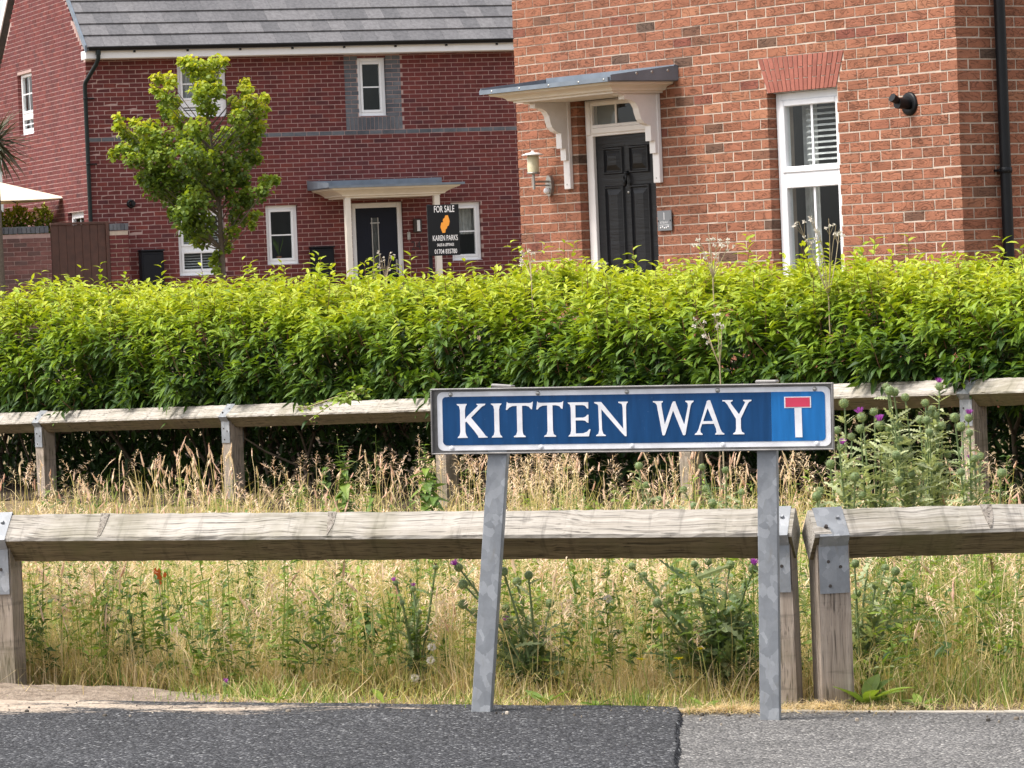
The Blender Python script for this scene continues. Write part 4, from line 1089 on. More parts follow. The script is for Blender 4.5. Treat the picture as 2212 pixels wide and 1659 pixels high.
    strokes('letter', [[(157 + q, T_), (260 + q, T_), (260 + q, 170), (244 + q, 182), (245 + q, 215), (276 + q, 408), (274 + q, 506), (262 + q, 514), (248 + q, 508), (196 + q, 200), (178 + q, 178), (157 + q, 172)],
        [(274 + q, 400), (352 + q, 190), (366 + q, 166), (388 + q, 166), (364 + q, 256), (274 + q, 506), (266 + q, 500)],
        [(366 + q, 166), (388 + q, 166), (398 + q, 200), (478 + q, 410), (486 + q, 506), (474 + q, 514), (460 + q, 508), (360 + q, 250)],
        [(476 + q, 404), (517 + q, 215), (514 + q, 186), (492 + q, 172), (492 + q, T_), (576 + q, T_), (576 + q, 172), (554 + q, 190), (544 + q, 215), (486 + q, 506), (474 + q, 505)]])
    strokes('letter', [[(714 + q, 166), (734 + q, 158), (748 + q, 162), (660 + q, 400), (640 + q, 452), (642 + q, 484), (662 + q, 501), (662 + q, B_), (582 + q, B_), (582 + q, 501), (604 + q, 486), (622 + q, 452)],
        [(714 + q, 166), (734 + q, 158), (748 + q, 162), (846 + q, 452), (862 + q, 486), (886 + q, 501), (886 + q, B_), (792 + q, B_), (792 + q, 501), (806 + q, 488), (802 + q, 452), (706 + q, 206)],
        [(660 + q, 372), (790 + q, 372), (800 + q, 400), (650 + q, 400)]])
    strokes('letter', [[(872 + q, T_), (978 + q, T_), (978 + q, 172), (958 + q, 180), (958 + q, 196), (1044 + q, 312), (1058 + q, 350), (1008 + q, 352), (920 + q, 202), (896 + q, 176), (872 + q, 172)],
        [(1086 + q, T_), (1170 + q, T_), (1170 + q, 172), (1146 + q, 184), (1132 + q, 202), (1058 + q, 350), (1034 + q, 340), (1040 + q, 306), (1100 + q, 200), (1106 + q, 182), (1086 + q, 172)],
        [(1008 + q, 340), (1058 + q, 340), (1058 + q, 448), (1066 + q, 484), (1092 + q, 501), (1092 + q, B_), (976 + q, B_), (976 + q, 501), (1000 + q, 484), (1008 + q, 448)]])
    # dead-end symbol
    strokes('symbol_stem', [[(1608 + q, 246), (1680 + q, 246), (1684 + q, 548), (1612 + q, 548)]])
    strokes('symbol_border', [[(1505 + q, 136), (1778 + q, 136), (1778 + q, 250), (1505 + q, 250)]])
    b = MB(); b.prism([((x + q - 50) * k, -v * k) for x, v in [(1517, 145), (1766, 145), (1766, 240), (1517, 240)]], -.0088, -.0083, lambda a, p, q_: (p, a, q_)); b.build('symbol_bar', MAT['sign_red'], plate)
    for x, v in [(255, 62), (1172, 62), (2100, 62), (3037, 62), (4030, 62), (258, 613), (1195, 613), (2142, 613), (3082, 613), (4042, 613)]:
        b = MB(); b.lathe([(0, -.0092), (.004, -.0088), (.0058, -.0075), (.006, -.006)], ((x - 50) * k, 0, -v * k), 12, 'y'); b.build('screw', MAT['steel'] if v < 100 else MAT['sign_white'], plate)
    # posts: pressed channel, web to the front, flanges to the back
    for base, u in ((bl, (785 - 50) * k), (br, (3527 - 50) * k)):
        top = TL + X * u - N * .006 + Zv * .003
        g0 = np.array([base[0], base[1], fz(base[0], base[1]) - .05])
        az = (top - g0); Lp = float(np.linalg.norm(az)); az = az / Lp
        ax = X - az * (X @ az); ax /= np.linalg.norm(ax); ay = np.cross(az, ax)
        pm = inv @ M4((ax, ay, az), g0)
        s = MB(); w = .0255
        s.bbox(-w, w, 0, .004, 0, Lp, .0012); s.bbox(-w, -w + .004, .0045, .036, 0, Lp, .0012); s.bbox(w - .004, w, .0045, .036, 0, Lp, .0012)
        po = s.build('post', MAT['galvanised'], root, pm)
        s = MB(); s.bbox(-.028, .028, -.004, .042, Lp - .003, Lp + .006, .003); s.build('post_cap', MAT['frame_metal'], po)
street_sign()

# ------------------------------------------------------------------ knee-rail fences
RS = 0.095; HD = RS / math.sqrt(2)
def knee_fence(name, label, posts, rails, rng_seed, knots=()):
    """posts: list of dict(x, y, zt(rail top), zg(ground)) along one line; rails: list of (i0,i1,ext0,ext1)"""
    rr = random.Random(rng_seed)
    P = [Vector((p[0], p[1], p[2])) for p in posts]
    root = empty(name, (P[0].x, P[0].y, posts[0][3])); tag(root, label, 'fence', 'knee rail fences')
    inv = root.matrix_basis.inverted()
    d = (P[-1] - P[0]); dh = Vector((d.x, d.y, 0)).normalized(); nin = Vector((-dh.y, dh.x, 0))      # away from the camera
    out = {'posts': [], 'rails': []}
    for i, (p, q) in enumerate(zip(P, posts)):
        zc = q[2] - HD; zb = q[3] - .1
        mw = inv @ M4((dh, nin, (0, 0, 1)), (p.x, p.y, 0)); hw = .044
        s = MB(); prof = [(-hw, zb), (hw, zb), (hw, zc - (HD - hw) - .002), (0, zc - HD - .002), (-hw, zc - (HD - hw) - .002)]
        s.prism(prof, -hw, hw, lambda a, pp, z: (a, pp, z)); po = s.build('post', MAT['timber_post'], root, mw @ Matrix.Rotation(rr.uniform(-.008, .008), 4, 'Y'))
        # folded strap over the rail and down the post
        t = .0015; sw = .0405; g = .0035
        path = [(-hw - .0045, zc - .02 - .135), (-hw - .0045, zc - .03), (-HD - g, zc - .001), (0, zc + HD + g), (HD + g, zc - .001), (hw + .0045, zc - .03), (hw + .0045, zc - .155)]
        s = MB(); outer = [(a + (-t if a < 0 else t if a > 0 else 0), z + (t if abs(a) < .001 else 0)) for a, z in path]
        rings = []
        for x in (-sw, sw): rings.append([(x, a, z) for a, z in path] + [(x, a, z) for a, z in outer[::-1]])
        s.loft(rings); st = s.build('strap', MAT['galvanised'], root, mw)
        for (x, tt) in ((-.018, .30), (.02, .62)):
            a = -HD - g + (HD + g) * tt * 1.0; z = zc + (HD + g) * tt
            s = MB(); s.tube([(x, a - .001, z + .001), (x, a - .0055, z + .0055)], [.006, .0045], 8); s.build('nail', MAT['dark_metal'] if tt < .5 else MAT['galvanised'], st)
        for (x, z) in ((-.015, zc - .07), (.018, zc - .085), (-.012, zc - .135)):
            s = MB(); s.tube([(x, -hw - .005, z), (x, -hw - .0095, z)], [.005, .004], 8); s.build('nail', MAT['dark_metal'], st)
        out['posts'].append(po)
    for (i0, i1, e0, e1) in rails:
        a, b = P[i0].copy(), P[i1].copy(); ax = (b - a).normalized(); a -= ax * e0; b += ax * e1; Lr = (b - a).length
        ay = Vector((-ax.y, ax.x, 0)).normalized(); az = ax.cross(ay).normalized()
        mw = inv @ M4((ax, ay, az), (a.x, a.y, a.z)) 
        s = MB(); n = max(6, int(Lr / .03)); rings = []
        for j in range(n + 1):
            x = Lr * j / n; ch = .006
            jit = lambda: rr.uniform(-.0012, .0012)
            ring = [(x, -HD + ch, -HD - ch), (x, -HD + ch, -HD + ch)] if False else []
            for (cy, cz, ty, tz) in ((0, 0, 1, 0), (HD, -HD, 0, 1), (0, -2 * HD, -1, 0), (-HD, -HD, 0, -1)):
                ring.append((x, cy - ty * ch + jit(), cz - tz * ch * -1 * 0 + jit() - (0 if ty else 0) - (tz * ch * -1 if tz else 0) - (0.0 if tz else (ch * .6 if cz == 0 else -ch * .6))))
                ring.append((x, cy + ty * ch + jit(), cz + jit() + (tz * ch * -1 if tz else 0) - (0.0 if tz else (ch * .6 if cz == 0 else -ch * .6))))
            rings.append(ring)
        # clean diamond ring with small flats on the arrises
        rings = []
        for j in range(n + 1):
            x = Lr * j / n; c = .0050; J = lambda: rr.uniform(-.0019, .0019)
            rings.append([(x, -c, -c * .4 + J()), (x, c, -c * .4 + J()), (x, HD - c * .4 + J(), -HD + c), (x, HD - c * .4 + J(), -HD - c), (x, c, -2 * HD + c * .4 + J()), (x, -c, -2 * HD + c * .4 + J()), (x, -HD + c * .4 + J(), -HD - c), (x, -HD + c * .4 + J(), -HD + c)])
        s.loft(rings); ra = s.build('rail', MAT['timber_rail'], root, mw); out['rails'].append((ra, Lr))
        ra.data.materials.append(MAT['timber_algae_shade'])
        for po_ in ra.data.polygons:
            if po_.normal.z < -.3: po_.material_index = 1  # downward faces get the algae colour with underside shade painted in
        for kx, kw in knots:
            if 0 < kx < Lr:
                s = MB(); pts = []
                for (dx, t) in ((-.012, .02), (.013, .04), (.009, .5), (.003, .9), (-.003, .93), (-.008, .55)):
                    pts.append((kx + dx * kw + rr.uniform(-.003, .003), -HD * t - .0008 * 0, -HD * t))
                nn = Vector((0, -.7071, .7071)); up = [Vector(p_) + nn * .004 for p_ in pts]; lo = [Vector(p_) - nn * .003 for p_ in pts]
                s.loft([lo, up]); s.build('knot', MAT['timber_knot'], ra)
    return root

def FP(px, py_top, Y, zg=None):
    p = at(px, py_top, Y); return (p[0], p[1], p[2], fz(p[0], p[1]) if zg is None else zg)
# near fence, left run: post just inside the left edge, post beside the sign's right-hand post
a = FP(-2, 1110.6, 11.67); b = FP(1677, 1097.5, 11.12)
d_ = np.array(b[:2]) - np.array(a[:2])
z_prev = a[2] - (b[2] - a[2]); p_prev = (a[0] - d_[0], a[1] - d_[1], z_prev, fz(a[0] - d_[0], a[1] - d_[1]))
knee_fence('knee_rail_fence', 'weathered timber knee rail running behind the street sign up to the gap', [p_prev, a, b], [(0, 1, .05, -.002), (1, 2, .002, .052)], 3, knots=((.32, 1.0), (.98, .9)))
# near fence, right run: turns away to the right after the gap
c = FP(1786, 1099.5, 11.10); th = R(11)
pts = [c]
for k in (1, 2):
    x, y = c[0] + math.cos(th) * 2.05 * k, c[1] + math.sin(th) * 2.05 * k
    pts.append((x, y, c[2] - .045 * k, fz(x, y) - .01 * k))
knee_fence('knee_rail_fence', 'weathered timber knee rail to the right of the gap beside the sign', pts, [(0, 1, .052, -.002), (1, 2, .002, .05)], 5, knots=((.49, 1.3),))
# far fence in front of the hedge
A = np.array([-2.9376, 26.1, .458]); B = np.array([2.1866, 19.8, .593]); step = (B - A) / 4
pl = []
for k in range(-1, 6):
    q = A + step * k; pl.append((q[0], q[1], q[2] + .004, -0.09))
knee_fence('knee_rail_fence', 'far timber knee rail with galvanised straps running along the foot of the hedge', pl, [(i, i + 1, -.004, -.004) for i in range(6)], 9)

def leafv(n_): return n_
# ------------------------------------------------------------------ foliage generators (numpy)
def unit(v): return v / (np.linalg.norm(v, axis=-1, keepdims=True) + 1e-9)
LT = np.array([0.0, .28, .62, 1.0]); LW = np.array([.10, .92, .80, .05])
def leaf_frames(D, roll):
    up = np.zeros_like(D); up[:, 2] = 1
    N = up - D * (D[:, 2:3]); bad = np.linalg.norm(N, axis=1) < .15
    N[bad] = np.array([1.0, 0, 0]) - D[bad] * D[bad][:, :1]
    N = unit(N); B = np.cross(D, N)
    c, s = np.cos(roll)[:, None], np.sin(roll)[:, None]
    return N * c + B * s, B * c - N * s
def leaves(base, D, L, Wd, arch, roll, tone, fold=.35, t=LT, w=LW):
    n = len(base); N, B = leaf_frames(D, roll); k = len(t)
    V = np.zeros((n, k, 3, 3))
    for i in range(k):
        mid = base + D * (L * t[i])[:, None] - N * (arch * L * t[i] ** 2)[:, None]
        hw = (Wd * w[i] * .5)[:, None]
        V[:, i, 0] = mid - B * hw + N * hw * fold; V[:, i, 1] = mid; V[:, i, 2] = mid + B * hw + N * hw * fold
    fc = []
    for i in range(k - 1):
        for j in range(2): fc.append((i * 3 + j, i * 3 + j + 1, (i + 1) * 3 + j + 1, (i + 1) * 3 + j))
    F = (np.arange(n)[:, None, None] * (3 * k) + np.array(fc)[None]).reshape(-1, 4)
    T = np.repeat(tone, 3 * k)
    return V.reshape(-1, 3), F, T
def blades(base, h, lean, curl, az, wd, tone, k=4, taper=True):
    """thin ribbons: base (n,3), rise h, sideways lean and curl (fractions of h)"""
    n = len(base); ts = np.linspace(0, 1, k); V = np.zeros((n, k, 2, 3))
    dx = np.stack([np.cos(az), np.sin(az), np.zeros(n)], 1)
    faz = az + rng.uniform(.6, 2.5, n); side = np.stack([np.cos(faz), np.sin(faz), np.zeros(n)], 1)
    for i, t in enumerate(ts):
        off = (lean * t + curl * t ** 3) * h
        z = h * (t - .45 * np.clip(curl, 0, 2) * t ** 4)
        c = base + dx * off[:, None]; c[:, 2] += z
        w = wd * ((1 - t * .85) if taper else 1.0) * .5
        V[:, i, 0] = c - side * w[:, None]; V[:, i, 1] = c + side * w[:, None]
    fc = [(i * 2, i * 2 + 1, i * 2 + 3, i * 2 + 2) for i in range(k - 1)]
    F = (np.arange(n)[:, None, None] * (2 * k) + np.array(fc)[None]).reshape(-1, 4)
    return V.reshape(-1, 3), F, np.repeat(tone, 2 * k), V[:, -1].mean(1), unit(V[:, -1].mean(1) - V[:, -2].mean(1))
class Acc:
    def __init__(s): s.V = []; s.F = []; s.T = []; s.n = 0
    def add(s, V, F, T, *a):
        s.V.append(V); s.F.append(F + s.n); s.T.append(T); s.n += len(V); return a
    def build(s, name, mat, parent=None, smooth=False, mw=None):
        V = np.concatenate(s.V); 
        if mw is not None: pass
        return link(name, np_mesh(name, V, np.concatenate(s.F), np.concatenate(s.T), smooth), parent, MAT[mat])
def rel(root):
    """offset to make world-built geometry local to an unrotated root"""
    return np.array(root.matrix_basis.translation)

# ------------------------------------------------------------------ hedge
def hedge():
    fa = np.array([-2.9376, 26.1, 0]); fb = np.array([2.1866, 19.8, 0]); dh = (fb - fa) / np.linalg.norm(fb - fa); nin = np.array([-dh[1], dh[0], 0])
    U0, U1 = -1.7, 10.4
    root = empty('laurel_hedge', fa + dh * 4 + nin * .7 + np.array([0, 0, -.08])); tag(root, 'long clipped laurel hedge with yellow green new growth behind the far rail', 'hedge')
    org = rel(root)
    def P(u, w, z): return fa + np.outer(u, dh) + np.outer(w, nin) + np.outer(z, [0, 0, 1.0])
    prof_s = np.array([0.0, .22, .42, .62, .80, 1.0, 1.6])
    prof_w = np.array([.17, .07, .09, .21, .42, .70, 1.5])
    prof_z = np.array([.54, .66, .78, .885, .96, 1.005, 1.01])
    def surf(u, s):
        bump = .13 * wob(u, s * 2, 2.6) + .10 * wob(u, s * 1.5, 5.5, 3)
        w = np.interp(s, prof_s, prof_w) - bump * (1 - smooth(.7, 1.2, s)); z = np.interp(s, prof_s, prof_z) + (.045 * wob(u, s, 1.3, 5) + .04 * wob(u, s, 4.3, 8)) * smooth(.3, .9, s) + np.interp(u, [0, 8.1], [.045, -.02]) - np.interp(u, [0, 8.1], [.135, .0]) * (1 - smooth(.1, .55, s))
        return w, z
    acc = Acc()
    n = 4300
    u = rng.uniform(U0, U1, n); s = rng.beta(1.15, 1.15, n) * 1.55
    w, z = surf(u, s)
    e = .02; w2, z2 = surf(u, s + e); tw, tz = (w2 - w) / e, (z2 - z) / e
    nw, nz = -tz, tw; nn = np.sqrt(nw ** 2 + nz ** 2) + 1e-6; nw, nz = nw / nn, nz / nn
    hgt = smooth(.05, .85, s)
    upb = .55 + .45 * hgt
    Dw = nw * (1 - .45 * upb) + rng.normal(0, .16, n); Dz = np.abs(nz) * .5 + upb + rng.normal(0, .12, n); Du = rng.normal(0, .20, n)
    D = unit(np.outer(Du, dh) + np.outer(Dw, nin) + np.outer(Dz, [0, 0, 1.0]))
    Ls = rng.uniform(.13, .22, n) * (.75 + .35 * hgt)
    tall = rng.random(n) < .07; Ls[tall] *= 1.55
    root_p = P(u, w, z) - D * .05
    tuft = rng.normal(0, .07, n) + .08 * wob(u, s, 4.0, 9)
    allb = []; allD = []; allL = []; allW = []; allA = []; allT = []
    nl = 13
    for j in range(nl):
        f = .12 + .88 * (j / (nl - 1)); keep = rng.random(n) > .08
        b = root_p + D * (Ls * f)[:, None]
        phi = j * 2.399 + rng.uniform(0, 6.28, 1)[0] + rng.uniform(-.4, .4, n) + u * 9
        a1 = unit(np.cross(D, np.array([[.3, .2, 1.0]]) + 1e-3)); a2 = np.cross(D, a1)
        rad = a1 * np.cos(phi)[:, None] + a2 * np.sin(phi)[:, None]
        op = .80 + .80 * (1 - f) + rng.normal(0, .14, n)              # angle off the stem: tips steep, older leaves level
        ld = unit(D * np.cos(op)[:, None] + rad * np.sin(op)[:, None])
        L = (.080 - .028 * max(0, f - .72) / .28) * rng.uniform(.78, 1.15, n)
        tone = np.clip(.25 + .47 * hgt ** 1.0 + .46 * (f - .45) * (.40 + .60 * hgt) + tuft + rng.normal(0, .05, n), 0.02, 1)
        for arr, val in zip((allb, allD, allL, allW, allA, allT), (b, ld, L, L * rng.uniform(.36, .46, n), rng.uniform(.25, .60, n), tone)): arr.append(val[keep])
    b = np.concatenate(allb); ld = np.concatenate(allD); L = np.concatenate(allL); Wd = np.concatenate(allW); ar = np.concatenate(allA); T = np.concatenate(allT)
    # the 300 leaves that show largest become leaf objects of their own
    d = b - C_; zc = d @ F_; px = CX + FPX * (d @ RR_) / zc; py = CY - FPX * (d @ U_) / zc
    dw = (b - fa) @ nin
    cand = np.where((px > 1500) & (px < 2205) & (py > 535) & (py < 840) & (dw < .30) & (T > .3))[0]
    cand = cand[np.argsort(zc[cand] - L[cand] * 40)][:300]
    mask = np.ones(len(b), bool); mask[cand] = False
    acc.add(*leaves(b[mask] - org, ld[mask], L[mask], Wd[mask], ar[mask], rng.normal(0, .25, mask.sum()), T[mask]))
    lm = {}
    N_, B_ = leaf_frames(ld[cand], rng.normal(0, .2, len(cand)))
    for i, ci in enumerate(cand):
        key = (round(ar[ci] * 8) / 8, round(T[ci] * 6) / 6)
        if key not in lm:
            V, F, TT = leaves(np.zeros((1, 3)), np.array([[1.0, 0, 0]]), np.array([1.0]), np.array([.34]), np.array([key[0]]), np.array([0.0]), np.array([key[1]]))
            lm[key] = np_mesh('leaf', V, F, TT); lm[key].materials.append(MAT['laurel_leaf'])
        q = float(L[ci]); link('leaf', lm[key], root, None, M4((ld[ci] * q, -B_[i] * q, N_[i] * q), b[ci] - org))
    # stray long shoots standing above the top line
    # old dark leaves inside the hedge and below it
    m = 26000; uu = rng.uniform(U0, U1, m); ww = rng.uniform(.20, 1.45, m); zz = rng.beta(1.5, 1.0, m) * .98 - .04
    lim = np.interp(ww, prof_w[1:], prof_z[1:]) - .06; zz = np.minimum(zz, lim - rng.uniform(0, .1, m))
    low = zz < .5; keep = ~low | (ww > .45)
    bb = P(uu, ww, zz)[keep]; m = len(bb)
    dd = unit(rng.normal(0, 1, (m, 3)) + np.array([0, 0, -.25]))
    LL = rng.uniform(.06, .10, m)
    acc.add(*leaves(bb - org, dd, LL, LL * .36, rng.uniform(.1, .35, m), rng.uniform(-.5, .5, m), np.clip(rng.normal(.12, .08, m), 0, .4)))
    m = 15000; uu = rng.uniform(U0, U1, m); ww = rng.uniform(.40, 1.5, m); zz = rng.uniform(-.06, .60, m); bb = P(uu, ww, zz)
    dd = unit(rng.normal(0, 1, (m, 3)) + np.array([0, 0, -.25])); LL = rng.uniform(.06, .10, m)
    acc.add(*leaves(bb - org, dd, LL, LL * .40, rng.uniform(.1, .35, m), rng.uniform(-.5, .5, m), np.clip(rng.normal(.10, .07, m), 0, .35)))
    # skirt leaves hanging over the rail
    m = 3800; uu = rng.uniform(U0, U1, m); ss = rng.uniform(-.05, .22, m); w0, z0 = surf(uu, np.maximum(ss, 0)); w0 += rng.uniform(-.06, .14, m); z0 += rng.uniform(-.07, .05, m)
    dd = unit(np.outer(rng.normal(0, .5, m), dh) + np.outer(rng.normal(-.6, .3, m), nin) + np.outer(rng.normal(-.35, .4, m), [0, 0, 1.0]))
    LL = rng.uniform(.065, .10, m)
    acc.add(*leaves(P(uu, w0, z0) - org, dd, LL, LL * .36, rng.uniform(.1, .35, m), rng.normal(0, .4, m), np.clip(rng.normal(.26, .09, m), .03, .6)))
    fo = acc.build('foliage', 'laurel_leaf', root); tag(fo, kind='stuff')
    k = 70; i = rng.integers(0, n, k); dl = Acc(); LL = rng.uniform(.05, .08, k)
    dl.add(*leaves(P(u[i], w[i] + .01, z[i] - .03) - org, unit(rng.normal(0, 1, (k, 3)) + np.array([0, 0, -.6])), LL, LL * .4, rng.uniform(.1, .5, k), rng.normal(0, .5, k), rng.random(k)))
    tag(dl.build('dead_leaves', 'dead_leaf', root), kind='stuff')
    # stems
    mb = MB()
    for k in range(150):
        uu = random.uniform(U0, U1); w0 = random.uniform(.45, 1.1); x = uu; p = []
        for i in range(6):
            t = i / 5; p.append(P(np.array([x + random.uniform(-.05, .05) * i]), np.array([w0 + random.uniform(-.06, .06) * i - .15 * t]), np.array([-.1 + 1.0 * t]))[0] - org)
        r0 = random.uniform(.008, .022); mb.tube(p, [r0 * (1 - .7 * i / 5) for i in range(6)], 5, False)
        for q in range(3):
            i = random.randint(1, 3); a_ = Vector(p[i]); e_ = a_ + Vector(dh) * random.uniform(-.35, .35) + Vector(nin) * random.uniform(-.4, .1) + Vector((0, 0, random.uniform(.05, .45)))
            mb.tube([a_, (a_ + e_) / 2 + Vector((0, 0, random.uniform(-.05, .08))), e_], [r0 * .5, r0 * .4, r0 * .2], 4, False)
    st = mb.build('stems', MAT['twig'], root, fix=False); tag(st, kind='stuff')
    sh = MB()
    sel = np.where(rng.random(n) < .45)[0]
    for i in sel:
        p0 = root_p[i] - org; p1 = root_p[i] + D[i] * Ls[i] - org
        sh.tube([p0, (p0 + p1) / 2, p1], [.0028, .0024, .0014], 3, False)
    o = sh.build('young_shoots', MAT['twig_red'], root, fix=False); tag(o, kind='stuff')
hedge()

def hedge_bed():
    fa = np.array([-2.9376, 26.1]); d = np.array([5.1242, -6.3]); d = d / np.linalg.norm(d); nn = np.array([-d[1], d[0]]); V = []; nu, nw = 60, 14
    for j in range(nw):
        for i in range(nu):
            w = -.35 + 5.0 * j / (nw - 1) + (.12 * math.sin(i * 1.3) + .08 * math.sin(i * 3.1) if j == 0 else 0); u = -2.2 + 13.0 * i / (nu - 1); q = fa + d * u + nn * w; V.append((q[0], q[1], fz(*q) + .006 + .02 * math.sin(math.pi * j / (nw - 1))))
    a = np.array([j * nu + i for j in range(nw - 1) for i in range(nu - 1)]); o = link('hedge_bed', np_mesh('hedge_bed', np.array(V), np.stack([a, a + 1, a + nu + 1, a + nu], 1), None, True), None, MAT['leaf_litter']); tag(o, kind='structure')
hedge_bed()

# ------------------------------------------------------------------ rough grass of the verge
FEN_A = np.array([-2.9376, 26.1]); FEN_D = np.array([5.1242, -6.3])
def fence_y(x): return FEN_A[1] + (x - FEN_A[0]) / FEN_D[0] * FEN_D[1]
def near_fence_y(x):
    return np.where(x < .72, 11.12 + (.72 - x) * .27, 11.10 + (x - .82) * .19)
def grass():
    acc = Acc(); heads = Acc(); spikes = Acc()
    tips = []
    def scatter(n, y0, y1, near=False):
        y = y0 + (y1 - y0) * rng.random(n) ** 1.15; hw = y * .1255 + .25; x = rng.uniform(-1, 1, n) * hw
        if near: y = np.maximum(y, near_fence_y(x) + .06 + rng.exponential(.10, n))
        ok = y < fence_y(x) + .55
        return x[ok], y[ok]
    def patch_tone(x, y):
        g = .36 + .26 * wob(x, y, 1.5, 2) + .14 * wob(x, y, 4.1, 7)
        g -= .25 * np.exp(-((x - .33) / .20) ** 2) * (y < 12.6)
        g += .16 * smooth(.9, 1.25, x) * (y < 13.5) + .10 * np.exp(-((x + .85) / .25) ** 2) * (y < 13)
        return g
    # short ground cover
    for (n, y0, y1, hm, wd, near) in ((15000, 11.2, 13.0, .060, .0032, True), (12000, 12.6, 16, .09, .004, False), (12000, 15, 20, .085, .005, False), (9000, 19, 26.5, .055, .006, False)):
        x, y = scatter(n, y0, y1, near); n = len(x)
        base = np.stack([x, y, gz(x, y) - .01], 1); h = np.clip(np.abs(rng.normal(hm, hm * .6, n)), .015, .25)
        tone = np.clip(patch_tone(x, y) + rng.normal(0, .30, n), 0, 1)
        V, F, T, tp, td = blades(base, h, rng.normal(0, .6, n), np.abs(rng.normal(.2, .5, n)), rng.uniform(0, 6.28, n), wd * rng.uniform(.6, 1.5, n), tone)
        acc.add(V, F, T)
    # tussocks: every clump has a colour, a lean and a height of its own
    for (nc, per, y0, y1, hm, hs, wd, near, hmax) in ((430, 24, 11.2, 13.2, .24, .09, .0038, True, .42), (520, 24, 12.7, 16, .27, .08, .0038, False, .46), (330, 24, 15.5, 20, .22, .07, .0046, False, .42), (170, 22, 19.5, 25, .17, .06, .0056, False, .34)):
        cx, cy = scatter(nc, y0, y1, near); nc = len(cx); ct = np.clip(patch_tone(cx, cy) + rng.normal(.03, .34, nc), 0, 1); ch = np.clip(rng.normal(hm, hs, nc) * (1 + .3 * wob(cx, cy, 2.6, 4)), .07, hmax); ca = rng.uniform(0, 6.28, nc); cl = np.abs(rng.normal(.12, .16, nc)); cr = rng.uniform(.02, .075, nc)
        i = np.repeat(np.arange(nc), per); n = len(i); x = cx[i] + rng.normal(0, 1, n) * cr[i]; y = cy[i] + rng.normal(0, 1, n) * cr[i]
        if near: y = np.maximum(y, near_fence_y(x) + .03)
        h = ch[i] * rng.uniform(.45, 1.12, n)
        if near: h = np.minimum(h, .06 + np.maximum(y - near_fence_y(x), 0) * .55 + .07 * rng.random(n) ** 2)
        h = np.minimum(h, hmax); base = np.stack([x, y, gz(x, y) - .01], 1)
        az = np.where(rng.random(n) < .6, ca[i] + rng.normal(0, .5, n), rng.uniform(0, 6.28, n))
        V, F, T, tp, td = blades(base, h, cl[i] + rng.normal(0, .16, n), np.abs(rng.normal(.30, .42, n)), az, wd * rng.uniform(.55, 1.5, n), np.clip(ct[i] + rng.normal(0, .10, n), 0, 1), 5)
        acc.add(V, F, T)
    # tangled, lying straw
    for (n, y0, y1, near) in ((8000, 11.2, 13.0, True), (6000, 12.5, 19, False)):
        x, y = scatter(n, y0, y1, near); n = len(x)
        base = np.stack([x, y, gz(x, y) + rng.uniform(0, .26, n) * np.clip((y - near_fence_y(x)) * 1.5, .05, 1)], 1)
        V, F, T, *_ = blades(base, rng.uniform(.03, .12, n), rng.normal(0, 1.6, n), rng.normal(.6, .7, n), rng.uniform(0, 6.28, n), rng.uniform(.0018, .0034, n), np.clip(rng.normal(.14, .14, n), 0, 1))
        acc.add(V, F, T)
    # fringe and wisps in front, along the path edge
    n = 5600; x = rng.uniform(-1.9, 1.9, n); fy = near_fence_y(x); y = edge_y(x) + .03 + (fy + .12 - edge_y(x)) * rng.random(n) ** .8
    ok = (x > -.95) | (rng.random(n) < .12); x, y = x[ok], y[ok]; n = len(x)
    h = (np.abs(rng.normal(.030, .03, n)) + .008) * (1 - .6 * np.exp(-((x - .76) / .16) ** 2)); base = np.stack([x, y, gz(x, y) - .004], 1)
    V, F, T, *_ = blades(base, h, rng.normal(0, .9, n), np.abs(rng.normal(.3, .5, n)), rng.uniform(0, 6.28, n), rng.uniform(.002, .0042, n), np.clip(rng.normal(.38, .30, n) + .2 * wob(x, y, 5), 0, 1)); acc.add(V, F, T)
    # bright green tufts
    for (px, py, Y, rad, hh, nn) in ((590, 1520, 11.35, .07, .075, 150), (460, 1525, 11.3, .08, .06, 160), (1365, 1520, 11.05, .045, .075, 90), (700, 1530, 11.2, .05, .05, 90), (1010, 1528, 11.1, .06, .05, 80), (1500, 1520, 11.0, .05, .06, 70), (2090, 1500, 11.25, .10, .13, 120), (1960, 1300, 11.9, .10, .40, 120), (2060, 1300, 12.0, .10, .42, 110), (2130, 1250, 12.4, .12, .45, 120), (2190, 1300, 11.9, .08, .40, 80), (450, 1090, 18.5, .2, .30, 160), (200, 1100, 17.5, .2, .22, 120), (1230, 1100, 16.5, .2, .26, 120)):
        c = at(px, py, Y); xx = c[0] + rng.normal(0, rad, nn); yy = Y + rng.normal(0, rad, nn)
        base = np.stack([xx, yy, gz(xx, yy) - .005], 1)
        V, F, T, *_ = blades(base, hh * rng.uniform(.5, 1.15, nn), rng.normal(0, .35, nn), np.abs(rng.normal(.15, .35, nn)), rng.uniform(0, 6.28, nn), rng.uniform(.003, .006, nn), np.clip(rng.normal(.80, .10, nn), 0, 1)); acc.add(V, F, T)
    o = acc.build('rough_grass', 'grass'); tag(o, 'long straw coloured and green rough grass filling the verge between the fences', 'grass', kind='stuff')
